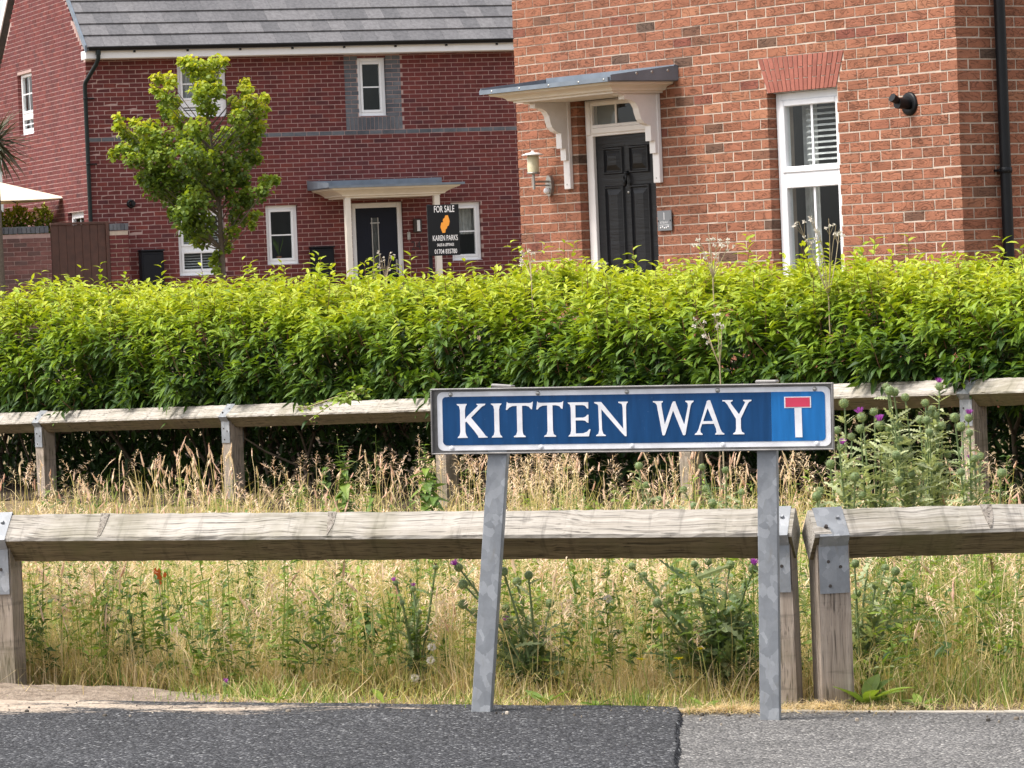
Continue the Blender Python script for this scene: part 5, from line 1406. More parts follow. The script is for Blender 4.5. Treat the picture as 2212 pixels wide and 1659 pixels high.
    # flowering stalks with spikes (pinkish) and open panicles (straw)
    def stalks(n, y0, y1, near, hm, hs, hmax):
        x, y = scatter(n, y0, y1, near); n = len(x)
        keep = rng.random(n) < np.clip(.55 + .6 * wob(x, y, 2.0, 12), .08, 1); x, y = x[keep], y[keep]; n = len(x)
        base = np.stack([x, y, gz(x, y)], 1); h = np.clip(rng.normal(hm, hs, n), .12, hmax)
        V, F, T, tp, td = blades(base, h, rng.normal(0, .16, n), np.abs(rng.normal(.05, .16, n)), rng.uniform(0, 6.28, n), np.full(n, .0022), np.clip(rng.normal(.22, .15, n), 0, 1), 5, False)
        heads.add(V, F, T); return tp, td
    def add_spikes(tp, td, scale=1.0):
        n = len(tp); L = rng.uniform(.030, .065, n) * scale; Rr = rng.uniform(.0024, .0042, n) * scale
        droop = unit(td + np.stack([rng.normal(0, .25, n), rng.normal(0, .25, n), np.zeros(n)], 1)); tn = rng.uniform(0, 1, n)
        prof = [.35, .9, 1.0, .85, .45, .1]; K = len(prof); S = 5
        a1 = unit(np.cross(droop, np.array([[.2, 1.0, .1]]))); a2 = np.cross(droop, a1)
        V = np.zeros((n, K, S, 3))
        for i, r_ in enumerate(prof):
            c = tp + droop * (L * (i / (K - 1)))[:, None]
            for s_ in range(S):
                a = 2 * math.pi * s_ / S; rr = Rr * r_ * rng.uniform(.7, 1.35, n)
                V[:, i, s_] = c + (a1 * math.cos(a) + a2 * math.sin(a)) * rr[:, None]
        fc = [(i * S + s_, i * S + (s_ + 1) % S, (i + 1) * S + (s_ + 1) % S, (i + 1) * S + s_) for i in range(K - 1) for s_ in range(S)]
        F = (np.arange(n)[:, None, None] * (K * S) + np.array(fc)[None]).reshape(-1, 4); spikes.add(V.reshape(-1, 3), F, np.repeat(tn, K * S))
        # bristly outline
        m = 14; bt = np.repeat(tp, m, 0); dr = np.repeat(droop, m, 0); LL = np.repeat(L, m); tt = rng.random(n * m)
        b = bt + dr * (LL * tt)[:, None]; dd = unit(dr * .8 + rng.normal(0, .6, (n * m, 3)))
        spikes.add(*leaves(b, dd, rng.uniform(.006, .013, n * m) * scale, np.full(n * m, .0022 * scale), rng.uniform(0, .3, n * m), np.zeros(n * m), np.repeat(tn, m), .2, np.array([0, .5, 1.0]), np.array([.6, 1, .1])))
    def add_panicle(tp, td, ps=1.0):
        n = len(tp); m = 28; tt = np.tile(np.linspace(0, 1, m), n); L = np.repeat(rng.uniform(.07, .13, n), m); side = np.repeat(rng.uniform(0, 6.28, n), m)
        axis = unit(np.repeat(td, m, 0) + np.stack([np.cos(side), np.sin(side), -.2 * np.ones(n * m)], 1) * .35 * tt[:, None])
        b = np.repeat(tp, m, 0) - np.repeat(td, m, 0) * .02 + axis * (L * tt)[:, None]; phi = rng.uniform(0, 6.28, n * m)
        dd = unit(axis * .9 + np.stack([np.cos(phi), np.sin(phi), rng.normal(-.1, .4, n * m)], 1) * .9)
        ll = .030 * (1.15 - tt) * rng.uniform(.5, 1.3, n * m) + .008
        spikes.add(*leaves(b, dd, ll, np.full(n * m, .0034 * ps), rng.uniform(.2, .9, n * m), np.zeros(n * m), np.repeat(rng.uniform(.3, 1, n), m), .2, np.array([0, .55, 1.0]), np.array([.35, 1.0, .2])))
    tp, td = stalks(1300, 11.25, 13.2, True, .26, .09, .42); h_ = rng.random(len(tp)) < .16; add_spikes(tp[h_], td[h_], 1.1); add_panicle(tp[~h_], td[~h_], 1.25)
    tp, td = stalks(700, 12.8, 16.0, False, .33, .08, .46); h_ = rng.random(len(tp)) < .30; add_spikes(tp[h_], td[h_], 1.1); add_panicle(tp[~h_], td[~h_])
    tp, td = stalks(260, 16, 21, False, .30, .09, .46); h_ = rng.random(len(tp)) < .5; add_spikes(tp[h_], td[h_], 1.05); add_panicle(tp[~h_], td[~h_])
    tp, td = stalks(160, 20, 25, False, .26, .09, .42); h_ = rng.random(len(tp)) < .6; add_spikes(tp[h_], td[h_], 1.05); add_panicle(tp[~h_], td[~h_])
    # stands seen in the photograph: (tip px, tip py, Y, spread px, count, spike share)
    for (px, py, Y, sp, cnt, share) in ((420, 985, 19, 60, 46, .95), (350, 1010, 19, 70, 30, .9), (480, 1040, 18, 50, 20, .8), (170, 1010, 20, 60, 18, .8), (40, 1030, 19, 50, 16, .6), (1020, 1000, 18, 40, 34, .1), (1180, 990, 18.5, 60, 60, .05), (1130, 1040, 17, 60, 50, .05), (1230, 1000, 19, 40, 20, .3), (1475, 1000, 18, 35, 36, .95), (1570, 1020, 18, 40, 22, .8), (1620, 1010, 18, 30, 14, .8), (1700, 1000, 18.5, 30, 14, .7), (1740, 1010, 18, 30, 12, .2), (800, 1000, 19, 60, 24, .3), (860, 1040, 18, 50, 26, .7), (640, 1030, 20, 50, 18, .6), (2130, 1000, 17, 40, 20, .6), (700, 1060, 17, 90, 30, .4), (250, 1060, 17.5, 120, 40, .6)):
        c = int(cnt * .75); pxs = px + rng.normal(0, sp * .6, c); pys = py + np.abs(rng.normal(0, 45, c)) - 15
        tip = np.array([at(a, b_, Y + rng.normal(0, .4)) for a, b_ in zip(pxs, pys)]); gx = tip[:, 0] + rng.normal(0, .05, c); gy = tip[:, 1]
        base = np.stack([gx, gy, gz(gx, gy)], 1); h = np.maximum(tip[:, 2] - base[:, 2], .12)
        V, F, T, tp, td = blades(base, h, rng.normal(0, .12, c), np.abs(rng.normal(.04, .08, c)), rng.uniform(0, 6.28, c), np.full(c, .0026), np.clip(rng.normal(.3, .15, c), 0, 1), 5, False); heads.add(V, F, T)
        m_ = rng.random(c) < share
        if m_.any(): add_spikes(tp[m_], td[m_], 1.15)
        if (~m_).any(): add_panicle(tp[~m_], td[~m_])
    o = heads.build('grass_stalks', 'grass'); tag(o, 'thin dry flowering grass stalks standing above the verge', 'grass', kind='stuff')
    o = spikes.build('grass_seed_heads', 'seed_head'); tag(o, 'pinkish tan grass seed heads on dry stalks along the verge', 'grass', kind='stuff')
    # small-leaved herbs mixed through the grass
    hb = Acc(); st = Acc()
    for (n, y0, y1, near, hh, ls) in ((900, 11.25, 13.4, True, .25, .028), (480, 12.8, 17, False, .28, .028), (140, 17, 24, False, .22, .034)):
        x, y = scatter(n, y0, y1, near); n = len(x); base = np.stack([x, y, gz(x, y)], 1); h = np.clip(rng.normal(hh, .09, n), .06, .40); az = rng.uniform(0, 6.28, n); ln = rng.normal(0, .2, n)
        V, F, T, tp, td = blades(base, h, ln, np.zeros(n), az, np.full(n, .003), np.full(n, .85), 4, False); st.add(V, F, T)
        m = 22; t = rng.uniform(.2, 1.0, (n, m)) ** .8; dx = np.stack([np.cos(az), np.sin(az), np.zeros(n)], 1)
        b = base[:, None, :] + dx[:, None, :] * (ln[:, None] * t * h[:, None])[..., None]; b[..., 2] += t * h[:, None]
        b = b.reshape(-1, 3); phi = rng.uniform(0, 6.28, n * m); dd = unit(np.stack([np.cos(phi), np.sin(phi), rng.normal(.35, .35, n * m)], 1))
        LL = ls * rng.uniform(.6, 1.8, n * m) * (1.3 - .6 * t.ravel())
        hb.add(*leaves(b, dd, LL, LL * np.repeat(rng.uniform(.18, .5, n), m), rng.uniform(0, .5, n * m), rng.normal(0, .4, n * m), np.clip(np.repeat(rng.uniform(.15, 1.0, n), m) + rng.normal(0, .12, n * m), 0, 1), .25, np.array([0, .5, 1.0]), np.array([.15, 1.0, .08])))
    o = hb.build('verge_herbs', 'weed_leaf'); tag(o, 'small leaved green weeds growing through the rough grass', 'weeds', kind='stuff')
    o = st.build('herb_stems', 'grass'); tag(o, 'thin green stems of the small weeds in the grass', 'weeds', kind='stuff')
grass()
# cut straw lying along the path edge
def straw():
    acc = Acc()
    for (px, py, Y, sx, sy, n) in ((1560, 1538, 10.95, .09, .035, 1100), (1780, 1530, 11.0, .09, .045, 900), (520, 1522, 11.25, .10, .03, 220), (560, 1530, 11.22, .16, .03, 160), (1480, 1545, 10.9, .12, .02, 160), (2000, 1540, 10.95, .25, .03, 220), (900, 1532, 11.1, .4, .02, 200), (60, 1495, 11.65, .10, .08, 120)):
        c = at(px, py, Y); x = c[0] + rng.normal(0, sx, n); y = Y + rng.normal(0, sy, n); base = np.stack([x, y, gz(x, y) + .004 + rng.uniform(0, .013, n) * np.exp(-((x - c[0]) / sx) ** 2)], 1)
        V, F, T, *_ = blades(base, rng.uniform(.004, .02, n), rng.normal(0, 4, n), rng.normal(1, 1.5, n), rng.uniform(0, 6.28, n), rng.uniform(.0018, .0032, n), np.clip(rng.normal(.05, .06, n), 0, 1)); acc.add(V, F, T)
    o = acc.build('loose_straw', 'grass'); tag(o, 'loose dry cut straw lying along the edge of the path', 'straw', kind='stuff')
straw()
# ------------------------------------------------------------------ thistles
def bez(a, b, c, n):
    return [((1 - t) ** 2) * a + 2 * t * (1 - t) * b + t * t * c for t in np.linspace(0, 1, n)]
SPT = np.array([0, .12, .2, .3, .38, .5, .58, .7, .78, .9, 1.0]); SPW = np.array([.3, 1.0, .35, 1.15, .35, 1.1, .32, .9, .25, .5, .05])
def thistle_head(root, org, p, d, size, state):
    """ovoid spiny bud; state g green, p purple flower, b brown withered"""
    d = Vector(d).normalized(); a1 = d.orthogonal().normalized(); a2 = d.cross(a1)
    c = Vector(p) - Vector(org); s = MB(); prof = [(.2, -.02), (.82, .10), (1.12, .35), (1.1, .58), (.80, .78), (.50, .86)]
    S = 10; rings = []
    for r_, h in prof:
        rings.append([c + d * (h * size * 1.25) + (a1 * math.cos(2 * math.pi * k / S) + a2 * math.sin(2 * math.pi * k / S)) * (r_ * size * .5) for k in range(S)])
    s.tone = .55; s.loft(rings)
    s.tone = 1.0
    for k in range(120):
        h = random.uniform(.0, .85); a = random.uniform(0, 6.28); rr = float(np.interp(h, [q[1] for q in prof], [q[0] for q in prof])) * size * .5
        o = (a1 * math.cos(a) + a2 * math.sin(a)); b = c + d * (h * size * 1.25) + o * rr; tip = b + (o * .85 + d * random.uniform(.1, .7)).normalized() * size * random.uniform(.22, .38)
        w = d.cross(o) * size * .030; s.add([b - w, b + w, tip], [(0, 1, 2)])
    hd = s.build('flower_head', MAT['thistle_leaf'], root, fix=False)
    if state in 'pb':
        t = MB(); n = 70 if state == 'p' else 30
        for k in range(n):
            a = random.uniform(0, 6.28); q = random.random() ** .5; sp = q * (.75 if state == 'p' else .3)
            o = (a1 * math.cos(a) + a2 * math.sin(a)); b = c + d * size * 1.02 + o * q * size * .20
            tip = b + (d + o * sp).normalized() * size * (random.uniform(.55, .85) if state == 'p' else random.uniform(.35, .55)); w = d.cross(o) * size * .035
            t.tone = random.random(); t.add([b - w, b + w, tip + w * .8, tip - w * .8], [(0, 1, 2, 3)])
        t.build('florets', MAT['thistle_purple' if state == 'p' else 'thistle_brown'], hd, fix=False)
def thistle(name, label, base_px, Y, heads, leaf_len=.11, dens=30, size=.026, extra=0, tone=.45):
    b = at(base_px[0], base_px[1], Y); gx, gy = b[0], Y; g = fz(gx, gy)
    root = empty(name, (gx, gy, g)); tag(root, label, 'thistle', 'thistles on the verge'); org = rel(root)
    st = MB(); st.tone = .55; lb = []; ldv = []; base = np.array([gx, gy, g])
    for i, (px, py, stt) in enumerate(heads):
        tip = at(px, py, Y + random.uniform(-.10, .10)); tip[2] -= size * .7
        ctrl = np.array([base[0] * .55 + tip[0] * .45 + random.uniform(-.02, .02), base[1] * .6 + tip[1] * .4, base[2] + (tip[2] - base[2]) * .55])
        if i > 0 and random.random() < .6:
            s0 = base + (np.array([tip[0], tip[1], tip[2]]) - base) * random.uniform(.0, .12)
        else: s0 = base
        pts = bez(s0, ctrl, tip, 7); st.tube([p - org for p in pts], [.0052, .005, .0045, .004, .0035, .003, .0028], 5, False)
        d = pts[-1] - pts[-2]; d = d / np.linalg.norm(d) + np.array([random.uniform(-.25, .25), random.uniform(-.25, .15), random.uniform(0, .3)])
        thistle_head(root, org, tip, d, size * random.uniform(.85, 1.15) * (1.1 if stt == 'p' else 1), stt)
        for k in range(dens):
            t = random.uniform(.06, .97); j = min(int(t * 6), 5); p = pts[j] + (pts[j + 1] - pts[j]) * (t * 6 - j)
            lb.append((p, t)); 
    for k in range(extra):
        a = random.uniform(0, 6.28); r_ = random.uniform(0, .17); z = random.uniform(.02, .34); lb.append((base + np.array([math.cos(a) * r_, math.sin(a) * r_, z]), .2 + z))
    st.build('stem', MAT['thistle_leaf'], root, fix=False)
    n = len(lb); P = np.array([q[0] for q in lb]) - org; t = np.array([q[1] for q in lb]); phi = rng.uniform(0, 6.28, n)
    D = unit(np.stack([np.cos(phi), np.sin(phi), rng.normal(.55, .35, n)], 1)); L = leaf_len * (1.15 - .75 * t) * rng.uniform(.55, 1.15, n)
    V, F, T = leaves(P, D, L, L * rng.uniform(.20, .32, n), rng.uniform(-.05, .45, n), rng.normal(0, .5, n), np.clip(tone + .25 * t + rng.normal(0, .15, n), 0, 1), .3, SPT, SPW)
    o = link('leaves', np_mesh('leaves', V, F, T), root, MAT['thistle_leaf'])
    return root
def Z7(zx, zy): return 1728.1 + zx * .21874, 777.7 + zy * .21874
def hs_(l): return [(*Z7(x, y), s) for x, y, s in l]
thistle('spear_thistle', 'spiny thistle with pink tinged head touching the right end of the sign', Z7(500, 1500), 14.2, hs_([(370, 675, 'g'), (400, 850, 'p'), (510, 740, 'b'), (440, 420, 'g'), (540, 1150, 'g'), (300, 1020, 'g')]), dens=52, extra=260, tone=.82, leaf_len=.115)
thistle('spear_thistle', 'tall thistle with two purple flowers just right of the sign', Z7(720, 1500), 14.4, hs_([(620, 560, 'p'), (600, 670, 'g'), (735, 500, 'g'), (795, 640, 'p'), (880, 670, 'g'), (870, 850, 'g'), (620, 1330, 'g'), (730, 1360, 'g'), (590, 1430, 'g'), (840, 970, 'g')]), dens=52, extra=260, tone=.82, leaf_len=.115)
thistle('spear_thistle', 'tallest green thistle with clustered buds reaching the far rail', Z7(1150, 1500), 14.3, hs_([(860, 245, 'g'), (885, 295, 'g'), (930, 305, 'g'), (1040, 355, 'g'), (970, 630, 'g'), (980, 790, 'g'), (945, 930, 'g'), (960, 870, 'g'), (970, 1180, 'g'), (1210, 1040, 'g'), (1100, 1110, 'g')]), dens=52, extra=260, tone=.82, leaf_len=.115)
thistle('spear_thistle', 'many headed thistle with one purple flower against the far rail left of the strap', Z7(1280, 1500), 14.5, hs_([(1375, 250, 'p'), (1240, 410, 'g'), (1300, 475, 'g'), (1275, 515, 'g'), (1185, 580, 'b'), (1255, 585, 'g'), (1350, 530, 'g'), (1400, 640, 'b'), (1280, 700, 'g'), (1360, 1040, 'g'), (1460, 920, 'g')]), dens=52, extra=260, tone=.82, leaf_len=.115)
thistle('spear_thistle', 'slender thistle with large purple flower in front of the far strap', Z7(1720, 1500), 14.1, hs_([(1660, 560, 'p'), (1530, 560, 'g'), (1600, 650, 'g'), (1680, 700, 'g'), (1780, 940, 'g'), (1700, 1030, 'p'), (1590, 1090, 'g'), (1720, 960, 'g')]), dens=48, extra=70, tone=.62, leaf_len=.09)
thistle('spear_thistle', 'small single budded thistle right of the far strap', Z7(1940, 1500), 14.0, hs_([(1980, 1110, 'g')]), dens=20)
thistle('spear_thistle', 'short thistle bud standing just above the gap between the near posts', Z7(180, 1560), 14.0, hs_([(190, 1285, 'g'), (170, 1340, 'g')]), dens=24)
thistle('spear_thistle', 'squat thistle with round buds seen under the sign left of its right hand post', (1575, 1130), 15.5, [(1518, 1006, 'g'), (1568, 1012, 'g'), (1528, 1052, 'g'), (1480, 1055, 'g'), (1600, 1060, 'g'), (1445, 1085, 'g'), (1540, 1085, 'g'), (1500, 1090, 'g')], dens=40, extra=110, tone=.6)
thistle('spear_thistle', 'grey green thistle bud under the middle of the sign', (1410, 1140), 15.8, [(1380, 1005, 'g'), (1398, 1045, 'g'), (1420, 1080, 'g')], dens=24)
thistle('spear_thistle', 'dark thistle with two purple flowers beside the left sign post', (1165, 1490), 11.45, [(996, 1222, 'p'), (1008, 1258, 'g'), (1006, 1302, 'g'), (1028, 1318, 'g'), (1096, 1347, 'p'), (1095, 1310, 'g'), (1090, 1232, 'g'), (1118, 1255, 'g'), (1142, 1240, 'g'), (1186, 1300, 'g'), (1060, 1400, 'g')], dens=20, size=.021, leaf_len=.10, tone=.42)
thistle('spear_thistle', 'broad dark green thistle clump left of the right hand sign post', (1560, 1500), 11.45, [(1370, 1218, 'g'), (1395, 1240, 'g'), (1425, 1300, 'g'), (1440, 1370, 'g'), (1500, 1215, 'g'), (1530, 1210, 'g'), (1575, 1218, 'g'), (1625, 1228, 'p'), (1610, 1260, 'g'), (1590, 1290, 'g'), (1545, 1300, 'g'), (1620, 1330, 'g')], dens=24, size=.020, leaf_len=.12, extra=80, tone=.5)
thistle('spear_thistle', 'leafy green thistle right of the wooden post at the gap', (1860, 1480), 11.5, [(1846, 1215, 'g'), (1875, 1210, 'g'), (1930, 1232, 'g'), (1910, 1225, 'g'), (1890, 1262, 'g'), (1850, 1280, 'g'), (1960, 1260, 'g')], dens=26, size=.020, leaf_len=.10, extra=35, tone=.6)
thistle('creeping_thistle', 'thin thistle with pale lilac heads in the grass left of the leaning sign post', (900, 1480), 11.55, [(857, 1258, 'p'), (892, 1272, 'p'), (940, 1225, 'b'), (870, 1300, 'g'), (905, 1320, 'g')], dens=26, size=.012, leaf_len=.07, tone=.4)
thistle('creeping_thistle', 'dark seeded thistle stem in the grass near the left edge', (300, 1480), 11.95, [(283, 1335, 'b'), (270, 1350, 'b'), (310, 1345, 'b'), (295, 1390, 'b')], dens=16, size=.012, leaf_len=.06, tone=.2)

# ------------------------------------------------------------------ nettles and other single plants
NT = np.array([0, .3, .65, 1.0]); NW = np.array([.35, 1.0, .6, .05])
def nettle(label, tip_px, Y, tall=None, n_pairs=13, L0=.055, name='nettle', mat='weed_leaf', tone=.55):
    tip = at(*tip_px, Y); g = fz(tip[0], Y); h = tip[2] - g
    root = empty(name, (tip[0], Y, g)); tag(root, label, 'nettle' if name == 'nettle' else 'weed', 'nettles on the verge' if name == 'nettle' else None); 
    s = MB(); s.tone = .3; pts = [np.array([math.sin(t * 2) * .01, 0, h * t]) for t in np.linspace(0, 1, 6)]; s.tube(pts, [.004, .0038, .0034, .003, .002, .001], 5, False); s.build('stem', MAT[mat], root, fix=False)
    B = []; D = []; L = []
    for k in range(n_pairs):
        t = 1 - (k / n_pairs) ** .9 * min(.9, .42 / h); a0 = k * 1.571 + random.uniform(-.3, .3); l = L0 * min(1.0, .28 + .16 * k) * random.uniform(.8, 1.15)
        for q in (0, math.pi):
            for rep in range(3):
                aa = a0 + q + random.uniform(-.35, .35) * (rep + .5); B.append((math.sin(t * 2) * .01, 0, h * t - rep * .012)); D.append((math.cos(aa), math.sin(aa), random.uniform(-.5, .15) if k > 2 else .5)); L.append(l * (1 if rep == 0 else .7))
    n = len(B); L = np.array(L)
    V, F, T = leaves(np.array(B), unit(np.array(D)), L, L * .58, rng.uniform(.25, .6, n), rng.normal(0, .3, n), np.clip(rng.normal(tone, .16, n), 0, 1), .25, NT, NW)
    link('leaves', np_mesh('leaves', V, F, T), root, MAT[mat]); return root
nettle('tall drooping nettle above the near rail left of the sign', (737, 966), 16.5, n_pairs=16, L0=.075)
nettle('broad nettle just left of the sign above the near rail', (912, 962), 16.2, n_pairs=17, L0=.085)
nettle('second nettle stem tucked against the broad one left of the sign', (930, 1010), 16.0, n_pairs=13, L0=.075)
nettle('nettle tip hidden low between two taller nettles', (795, 1000), 16.8, n_pairs=10, L0=.06)
nettle('short nettle left of the tall drooping one', (637, 1042), 16.4, n_pairs=10, L0=.065)
nettle('low nettle in the grass between short and tall nettles', (690, 1050), 16.2, n_pairs=9, L0=.06)
nettle('small nettle behind the leaning sign post', (880, 1050), 16.4, n_pairs=8, L0=.055)
nettle('feathery green weed under the left end of the sign', (1050, 985), 18.0, n_pairs=14, L0=.045, name='weed', tone=.2)
nettle('green nettle under the rail right of the second rail knot', (740, 1215), 12.4, n_pairs=12, L0=.055, tone=.3)
nettle('green nettle under the rail left of the second rail knot', (530, 1212), 12.6, n_pairs=12, L0=.055, tone=.35)
nettle('nettle clump below the rail midway to the leaning post', (850, 1222), 12.5, n_pairs=11, L0=.055, tone=.4)
nettle('upright dark weed stalk left of centre under the rail', (215, 1225), 11.95, n_pairs=16, L0=.03, name='weed', tone=.15)
nettle('upright leafy weed stalk right of the rail knot', (785, 1290), 11.75, n_pairs=18, L0=.045, name='weed', tone=.2)
nettle('thin weed stalk with small leaves beside the seed clocks', (880, 1250), 11.9, n_pairs=14, L0=.03, name='weed', tone=.35)
nettle('pale green weed at the far left above the near rail', (150, 1080), 17.0, n_pairs=8, L0=.05, name='weed', tone=.8)

def rosette(label, px, py, Y, n, L0, tone, name='dock_plant', up=.6, W=.36):
    c = at(px, py, Y); g = fz(c[0], Y); root = empty(name, (c[0], Y, g)); tag(root, label, 'weed')
    phi = np.arange(n) * 2.4 + rng.uniform(-.3, .3, n); D = unit(np.stack([np.cos(phi), np.sin(phi), rng.uniform(.25, 1.0, n) * up * 1.5], 1)); L = L0 * rng.uniform(.6, 1.15, n)
    t7 = np.array([0, .2, .4, .6, .8, 1.0]); w7 = np.array([.18, .55, .95, 1.0, .7, .1])
    for i in range(n):
        V, F, T = leaves(np.array([[0, 0, .005]]), D[i:i + 1], L[i:i + 1], L[i:i + 1] * W, np.array([random.uniform(.1, .5)]), np.array([random.uniform(-.3, .3)]), np.array([np.clip(random.gauss(tone, .12), 0, 1)]), .25, t7, w7)
        link('leaf', np_mesh('leaf', V, F, T), root, MAT['weed_leaf'])
rosette('bright green broad leaved dock at the foot of the right hand wooden post', 1868, 1520, 11.08, 12, .13, .9, up=.9)
rosette('large upright green dock leaves behind the right hand wooden post', 1880, 1500, 11.40, 6, .17, .70, up=1.6, W=.24)
rosette('single pale green dock leaf at the path edge below the seed clocks', 828, 1522, 11.22, 2, .055, .95, up=1.0, W=.5)
rosette('grey green rosette growing on the sand near the left post', 200, 1515, 11.42, 10, .05, .15, name='rosette_weed', up=.7, W=.3)
rosette('low green dock beside the straw heap at the tarmac joint', 1520, 1520, 11.0, 9, .055, .85, up=.7)
rosette('bright rosette weed at the path edge left of centre', 590, 1528, 11.22, 8, .06, .8, name='rosette_weed', up=.6, W=.3)
rosette('dark dock by the path edge under the leaning post', 1180, 1520, 11.15, 7, .07, .5, up=.8)
rosette('spreading green dock at the right foot of the verge', 1990, 1530, 11.05, 10, .075, .85, up=.5)
rosette('low weed left of the tarmac joint with rounded leaves', 1290, 1525, 11.08, 8, .055, .55, name='rosette_weed', up=.5, W=.45)

def dandelion(label, px, py, Y, kind):
    Y = float(near_fence_y(np.array((px - CX) * 11.3 / FPX))) + .07; tip = at(px, py, Y); g = fz(tip[0], Y); h = tip[2] - g; root = empty('dandelion' if kind == 'y' else 'seed_clock', (tip[0], Y, g)); tag(root, label, 'flower')
    s = MB(); s.tone = .6; s.tube([(0.01, 0, 0), (.012, 0, h * .5), (0, 0, h)], .0016, 5, False); s.build('stem', MAT['grass'], root, fix=False)
    b = MB()
    if kind == 'y':
        for k in range(46):
            a = random.uniform(0, 6.28); r_ = random.uniform(.006, .017); w = .0016; z = random.uniform(-.001, .005); b.tone = random.random()
            ca, sa = math.cos(a), math.sin(a); b.add([(-sa * w, ca * w, h), (sa * w, -ca * w, h), (ca * r_ + sa * w, sa * r_ - ca * w, h + z), (ca * r_ - sa * w, sa * r_ + ca * w, h + z)], [(0, 1, 2, 3)])
        b.build('petals', MAT['yellow_petal'], root, fix=False)
    else:
        for k in range(110):
            v = Vector((random.gauss(0, 1), random.gauss(0, 1), random.gauss(0, 1))).normalized() * random.uniform(.008, .0135); q = v.orthogonal().normalized() * .0016; b.tone = random.random()
            o = Vector((0, 0, h)); b.add([o + v * .5 - q * .3, o + v * .5 + q * .3, o + v + q, o + v - q], [(0, 1, 2, 3)])
        b.build('fluff', MAT['white_fluff'], root, fix=False)
dandelion('yellow dandelion flower highest near the right hand sign post', 1515, 1402, 11.5, 'y')
dandelion('yellow dandelion flower low in the grass left of the highest one', 1468, 1423, 11.5, 'y')
dandelion('small yellow flower furthest left of the three yellow ones', 1385, 1425, 11.55, 'y')
dandelion('white seed clock uppermost left of the leaning post', 933, 1398, 11.55, 'w')
dandelion('white seed clock just under the uppermost one', 931, 1426, 11.5, 'w')
dandelion('lowest white seed clock left of the leaning post', 896, 1465, 11.45, 'w')
dandelion('greyish seed head in the grass right of the leaning post', 1313, 1293, 11.8, 'w')
dandelion('tiny white seed head low on the path side right of centre', 1405, 1505, 11.15, 'w')
def knap(label, px, py, Y):
    tip = at(px, py, Y); g = fz(tip[0], Y); root = empty('purple_wildflower', (tip[0], Y, g)); tag(root, label, 'flower'); h = tip[2] - g
    s = MB(); s.tone = .6; s.tube([(0, 0, 0), (0, 0, h)], .0016, 5, False); s.build('stem', MAT['grass'], root, fix=False); thistle_head(root, np.zeros(3), (0, 0, h - .012), (0, -.5, .6), .014, 'p')
knap('lone purple flower low in the grass left of centre', 488, 1472, 11.42)
def orange():
    tip = at(342, 1243, 11.8); g = fz(tip[0], 11.8); root = empty('withered_leaf', (tip[0], 11.8, g)); tag(root, 'bright orange red withered leaf caught high in the grass under the rail', 'leaf'); h = tip[2] - g
    s = MB(); s.tube([(0.02, 0, 0), (.01, 0, h * .6), (0, 0, h - .02)], .0015, 5, False); s.build('stalk', MAT['dry_stalk'], root, fix=False)
    b = MB()
    pts = [(-.014, .016), (-.006, .024), (-.003, .014), (.004, .022), (.008, .012), (.006, .004), (.010, -.006), (.007, -.016), (.009, -.024), (.002, -.029), (-.003, -.022), (-.009, -.024), (-.008, -.010), (-.015, -.002), (-.011, .006)]
    pts2 = [(.014, .004), (.020, .008), (.024, .000), (.019, -.008), (.013, -.005)]
    b.prism([(x, h + z) for x, z in pts2], -.0008, .0008, lambda a, p, q: (p, a + .4 * p, q))
    b.prism([(x, h + z) for x, z in pts], -.0008, .0008, lambda a, p, q: (p, a + .25 * p + .004 * math.sin(q * 90), q)); b.build('blade', MAT['orange_leaf'], root)
orange()
# dock seed spike, rust brown
def dock_spike():
    acc = MB(); tip = at(2140, 1205, 12.2); g = fz(tip[0], 12.2); root = empty('dock_seed_spike', (tip[0], 12.2, g)); tag(root, 'rusty brown dock seed spike in the grass at the right edge', 'weed'); h = tip[2] - g
    s = MB(); s.tube([(0.02, 0, 0), (0.0, 0, h)], .003, 5, False); s.build('stem', MAT['twig_red'], root, fix=False)
    n = 420; t = rng.uniform(.25, 1, n); phi = rng.uniform(0, 6.28, n); r_ = rng.uniform(.003, .022, n) * (1.25 - t); B = np.stack([np.cos(phi) * r_ + .02 * (1 - t), np.sin(phi) * r_, h * t], 1)
    V, F, T = leaves(B, unit(np.stack([np.cos(phi), np.sin(phi), rng.normal(0, .5, n)], 1)), np.full(n, .007), np.full(n, .006), np.zeros(n), np.zeros(n), rng.uniform(0, .35, n), .2, np.array([0, .5, 1.0]), np.array([.2, 1, .2]))
    link('seeds', np_mesh('seeds', V, F, T), root, MAT['terracotta'])
dock_spike()
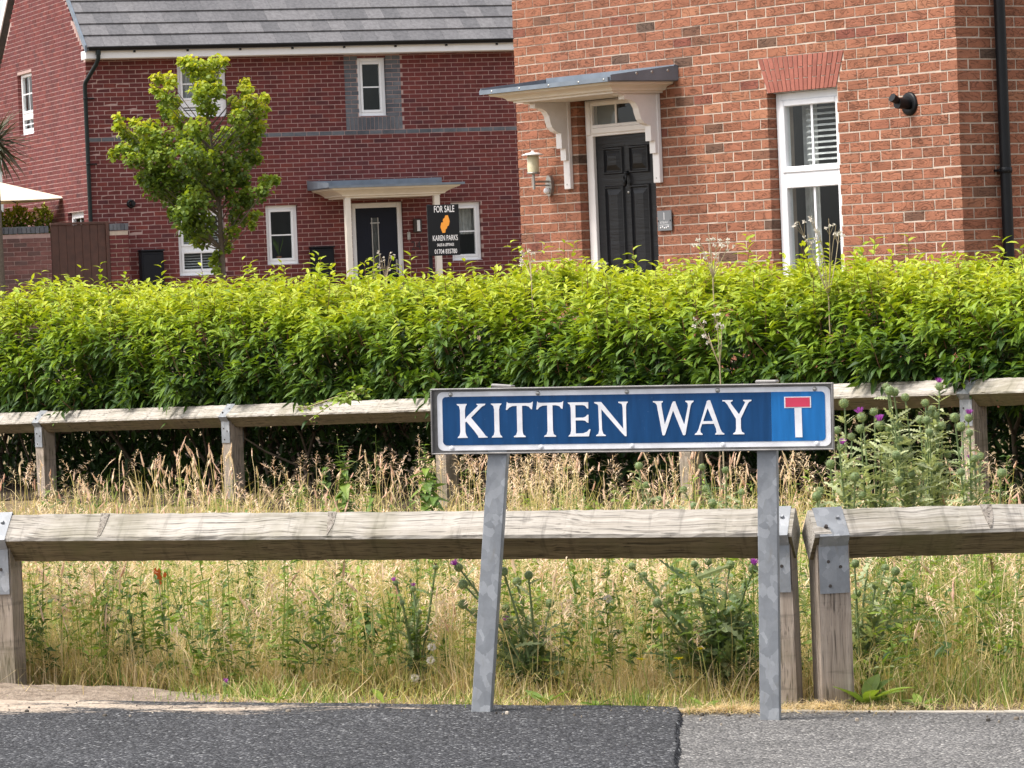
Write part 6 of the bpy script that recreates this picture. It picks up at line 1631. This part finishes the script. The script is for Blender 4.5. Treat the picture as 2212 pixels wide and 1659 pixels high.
# dry sow-thistle stalks rising through the hedge
def wisp(label, tips, base_px, Y, name='sow_thistle', mat='dry_stalk'):
    b = at(*base_px, Y); g = fz(b[0], Y); root = empty(name, (b[0], Y, g)); tag(root, label, 'weed'); org = rel(root)
    s = MB(); f = MB(); trunk = [np.array([b[0], Y, g]), b]; s.tube([p - org for p in trunk], [.005, .0035], 5, False)
    for (px, py) in tips:
        t = at(px, py, Y + random.uniform(-.1, .1)); c = b * .45 + t * .55 + np.array([random.uniform(-.02, .02), 0, .02]); pts = bez(b, c, t, 5); s.tube([p - org for p in pts], [.0028, .0024, .002, .0017, .0013], 4, False)
        for k in range(3):
            o = pts[-1] - org + np.array([random.uniform(-.03, .03), random.uniform(-.02, .02), random.uniform(-.05, .005)])
            s.tube([pts[-2] - org, o], [.0014, .001], 3, False)
            for q in range(16):
                v = Vector((random.gauss(0, 1), random.gauss(0, 1), random.gauss(.5, .8))).normalized() * random.uniform(.006, .015); e = v.orthogonal().normalized() * .003; f.tone = random.random(); oo = Vector(o); f.add([oo - e * .5, oo + e * .5, oo + v + e, oo + v - e], [(0, 1, 2, 3)])
    s.build('stem', MAT[mat], root, fix=False); tag(f.build('seed_tufts', MAT['white_fluff'], root, fix=False), kind='stuff')
wisp('dry sow thistle with white tufts rising above the hedge in front of the house window', [(1725, 478), (1758, 470), (1790, 472), (1806, 486), (1770, 500), (1745, 505), (1812, 498)], (1790, 640), 20.75)
wisp('thin dry weed with pale tufts above the hedge beside the house plaque', [(1505, 513), (1530, 500), (1565, 515), (1548, 525), (1510, 530), (1575, 530), (1535, 540)], (1540, 600), 21.6)
wisp('small dry weed above the hedge left of the white door frame', [(1137, 535), (1150, 548), (1128, 560)], (1148, 600), 22.9)
wisp('dry twiggy plant in front of the navy door', [(818, 540), (842, 545), (830, 556), (822, 568), (848, 552), (836, 575)], (834, 612), 40.0, 'twiggy_shrub')
wisp('grey green weed stalk hanging in the hedge front on the right', [(1510, 690), (1545, 680), (1560, 705), (1530, 720)], (1555, 790), 20.75)

def sprig():
    p0 = at(770, 842, 22.9); root = empty('bindweed_sprig', (p0[0], 22.9, fz(p0[0], 22.9))); tag(root, 'pale green bindweed sprig trailing over the far rail left of the sign', 'vine'); org = rel(root)
    s = MB(); lf = []
    for (a, c, e) in (((785, 838), (730, 855), (650, 885)), ((770, 845), (715, 870), (668, 908)), ((790, 850), (760, 850), (735, 868)), ((700, 868), (670, 880), (640, 880))):
        pts = bez(at(*a, 22.7), at(*c, 22.66), at(*e, 22.62), 8); s.tube([p - org for p in pts], .0028, 4, False)
        for p in pts:
            for q in range(3): lf.append(p - org + rng.normal(0, .012, 3))
    s.build('stem', MAT['dry_stalk'], root, fix=False)
    lf = np.array(lf); n = len(lf); phi = rng.uniform(0, 6.28, n); right = lf[:, 0] > np.median(lf[:, 0])
    L = np.where(right, .05, .025) * rng.uniform(.6, 1.3, n)
    V, F, T = leaves(lf, unit(np.stack([np.cos(phi), np.sin(phi) - .4, rng.normal(0, .5, n)], 1)), L, L * .75, rng.uniform(.1, .5, n), rng.normal(0, .5, n), np.clip(rng.normal(.95, .08, n), 0, 1), .2, NT, NW); link('leaves', np_mesh('leaves', V, F, T), root, MAT['weed_leaf'])
sprig()

# ------------------------------------------------------------------ young tree in front of the dark house
def tree():
    Y = 45.0; base = at(480, 640, Y); g = fz(base[0], Y); root = empty('young_tree', (base[0], Y, g)); tag(root, 'young broadleaf tree with yellowing leaf tips in front of the dark brick house', 'tree'); org = rel(root)
    q = lambda x, y: (207.4 + x * .30558, 103.7 + y * .30558); k = .30558 * Y / FPX
    CL = [(650,110,60),(720,150,80),(840,110,60),(780,220,90),(760,320,90),(860,300,60),(790,420,70),(905,90,32),(600,90,30),(440,215,45),(520,230,50),(410,290,30),(500,330,60),(510,430,70),(560,380,40),(570,500,60),(155,490,30),(170,550,35),(200,600,45),(270,520,35),(320,560,50),(400,560,60),(130,745,40),(200,720,60),(280,670,70),(350,720,80),(260,790,60),(440,640,80),(450,760,90),(380,860,90),(330,920,50),(420,980,80),(500,900,100),(600,640,90),(720,560,80),(650,760,110),(780,700,100),(760,850,110),(640,930,110),(560,1050,100),(700,1080,110),(800,1000,100),(620,1180,90),(560,1160,60),(750,1230,90),(650,1270,70),(760,1340,60),(700,1360,40),(1050,240,35),(1050,290,45),(970,360,30),(1000,400,50),(1090,370,50),(1190,350,35),(1170,430,50),(1090,480,80),(1000,500,70),(1160,560,50),(1080,620,90),(960,640,90),(900,780,100),(1080,760,80),(1150,780,30),(1000,880,90),(900,950,90),(1040,930,50),(1200,940,50),(1260,930,35),(1180,1010,60),(1080,1050,70),(1000,1080,80),(1120,1180,40),(1010,1200,60),(960,1290,50),(1100,1250,30),(930,1400,35),(860,1450,36),(840,1500,36),(850,1570,24)]
    t = MB(); tp = [at(*q(895, 1700), Y), at(*q(885, 1400), Y), at(*q(875, 1150), Y), at(*q(850, 950), Y), at(*q(820, 700), Y), at(*q(795, 480), Y), at(*q(770, 250), Y)]
    tp = [np.array([tp[0][0], Y, g - .05])] + tp
    t.tube([p - org for p in tp], [.040, .036, .032, .026, .020, .014, .009, .005], 9, False)
    B = []; D = []; L = []; T = []
    for (cx, cy, r_) in CL:
        far = math.hypot(cx - 780, cy - 850); dep = random.gauss(0, .32) * max(.25, 1 - far / 1000)
        c = at(*q(cx, cy), Y + dep); rad = r_ * k * 1.0
        # branch from the trunk, leaving below the clump
        zt = np.clip((cy + 200 + abs(cx - 840) * .55), 300, 1420); st = at(*q(np.interp(zt, [300, 480, 950, 1420], [775, 795, 850, 887]), zt), Y)
        mid = (st + c) / 2 + np.array([0, 0, -.05]); pts = bez(st, mid, c, 6); t.tube([p - org for p in pts], [.010, .008, .006, .005, .004, .002], 5, False)
        n = int(20 + (r_ / 10) ** 2 * 2.7)
        o = rng.normal(0, 1, (n, 3)); o = unit(o) * (rng.random(n) ** .45)[:, None] * rad * 1.16; o[:, 1] *= 1.25
        p = c + o
        dd = unit(np.stack([rng.normal(0, 1, n), rng.normal(-.2, 1, n), rng.normal(-.5, .45, n)], 1))
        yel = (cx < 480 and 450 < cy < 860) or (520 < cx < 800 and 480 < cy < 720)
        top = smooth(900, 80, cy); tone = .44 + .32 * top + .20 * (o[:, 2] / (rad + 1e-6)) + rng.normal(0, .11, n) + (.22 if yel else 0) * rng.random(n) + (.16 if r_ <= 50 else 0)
        B.append(p); D.append(dd); L.append(rng.uniform(.038, .062, n)); T.append(np.clip(tone, 0.02, .99))
    t.build('trunk', MAT['bark'], root, fix=False)
    B = np.concatenate(B) - org; D = np.concatenate(D); L = np.concatenate(L); T = np.concatenate(T); n = len(B)
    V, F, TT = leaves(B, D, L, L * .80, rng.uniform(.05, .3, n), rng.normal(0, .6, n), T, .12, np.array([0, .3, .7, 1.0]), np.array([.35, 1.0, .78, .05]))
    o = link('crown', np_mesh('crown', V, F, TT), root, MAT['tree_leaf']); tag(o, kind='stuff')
tree()

def palm():
    c = at(-14, 312, 68.0); g = fz(c[0], 68.0); root = empty('cabbage_palm', (c[0], 68.0, g)); tag(root, 'spiky dark palm fronds at the left edge in front of the gable wall', 'palm'); h = c[2] - g
    s = MB(); s.tube([(0, 0, -.05), (0, 0, h)], [.10, .07], 8, False); s.build('trunk', MAT['bark'], root, fix=False)
    for k in range(150):
        a = random.uniform(0, 6.28); el = random.uniform(-.9, 1.2); L = random.uniform(.5, .82); d = np.array([math.cos(a) * math.cos(el), math.sin(a) * math.cos(el), math.sin(el)])
        V, F, T = leaves(np.array([[0, 0, h + random.uniform(-.1, .1)]]), unit(d[None]), np.array([L]), np.array([.045]), np.array([random.uniform(.1, .4)]), np.array([random.uniform(-.5, .5)]), np.array([random.random()]), .3, np.array([0, .2, .5, .8, 1.0]), np.array([.8, 1, .9, .5, .05])); link('frond', np_mesh('frond', V, F, T), root, MAT['palm_leaf'])
palm()
def shrub():
    Y = 72.5; c = at(40, 470, Y); g = fz(c[0], Y); root = empty('garden_shrub', (c[0], Y, g)); tag(root, 'yellow green shrub showing above the garden wall under the parasol', 'shrub'); org = rel(root)
    n = 2600; px = rng.uniform(-60, 112, n); top = 452 + 6 * np.sin(px * .12) + 5 * np.sin(px * .31); py = top + rng.random(n) ** 1.2 * 60
    P = np.array([at(a, b_, Y + rng.uniform(-.25, .4)) for a, b_ in zip(px, py)]) - org
    L = rng.uniform(.05, .09, n); D = unit(rng.normal(0, 1, (n, 3)) + np.array([0, -.2, .1]))
    V, F, T = leaves(P, D, L, L * .6, rng.uniform(0, .4, n), rng.normal(0, .4, n), np.clip(.85 - (py - top) / 60 * .6 + rng.normal(0, .1, n), 0, 1), .2, NT, NW); link('foliage', np_mesh('foliage', V, F, T), root, MAT['tree_leaf'])
    s = MB()
    for k in range(6): s.tube([(k * .2 - .5, 0, -.02), (k * .2 - .5 + random.uniform(-.1, .1), 0, 1.9)], [.012, .006], 5, False)
    s.build('stems', MAT['twig'], root, fix=False)
shrub()
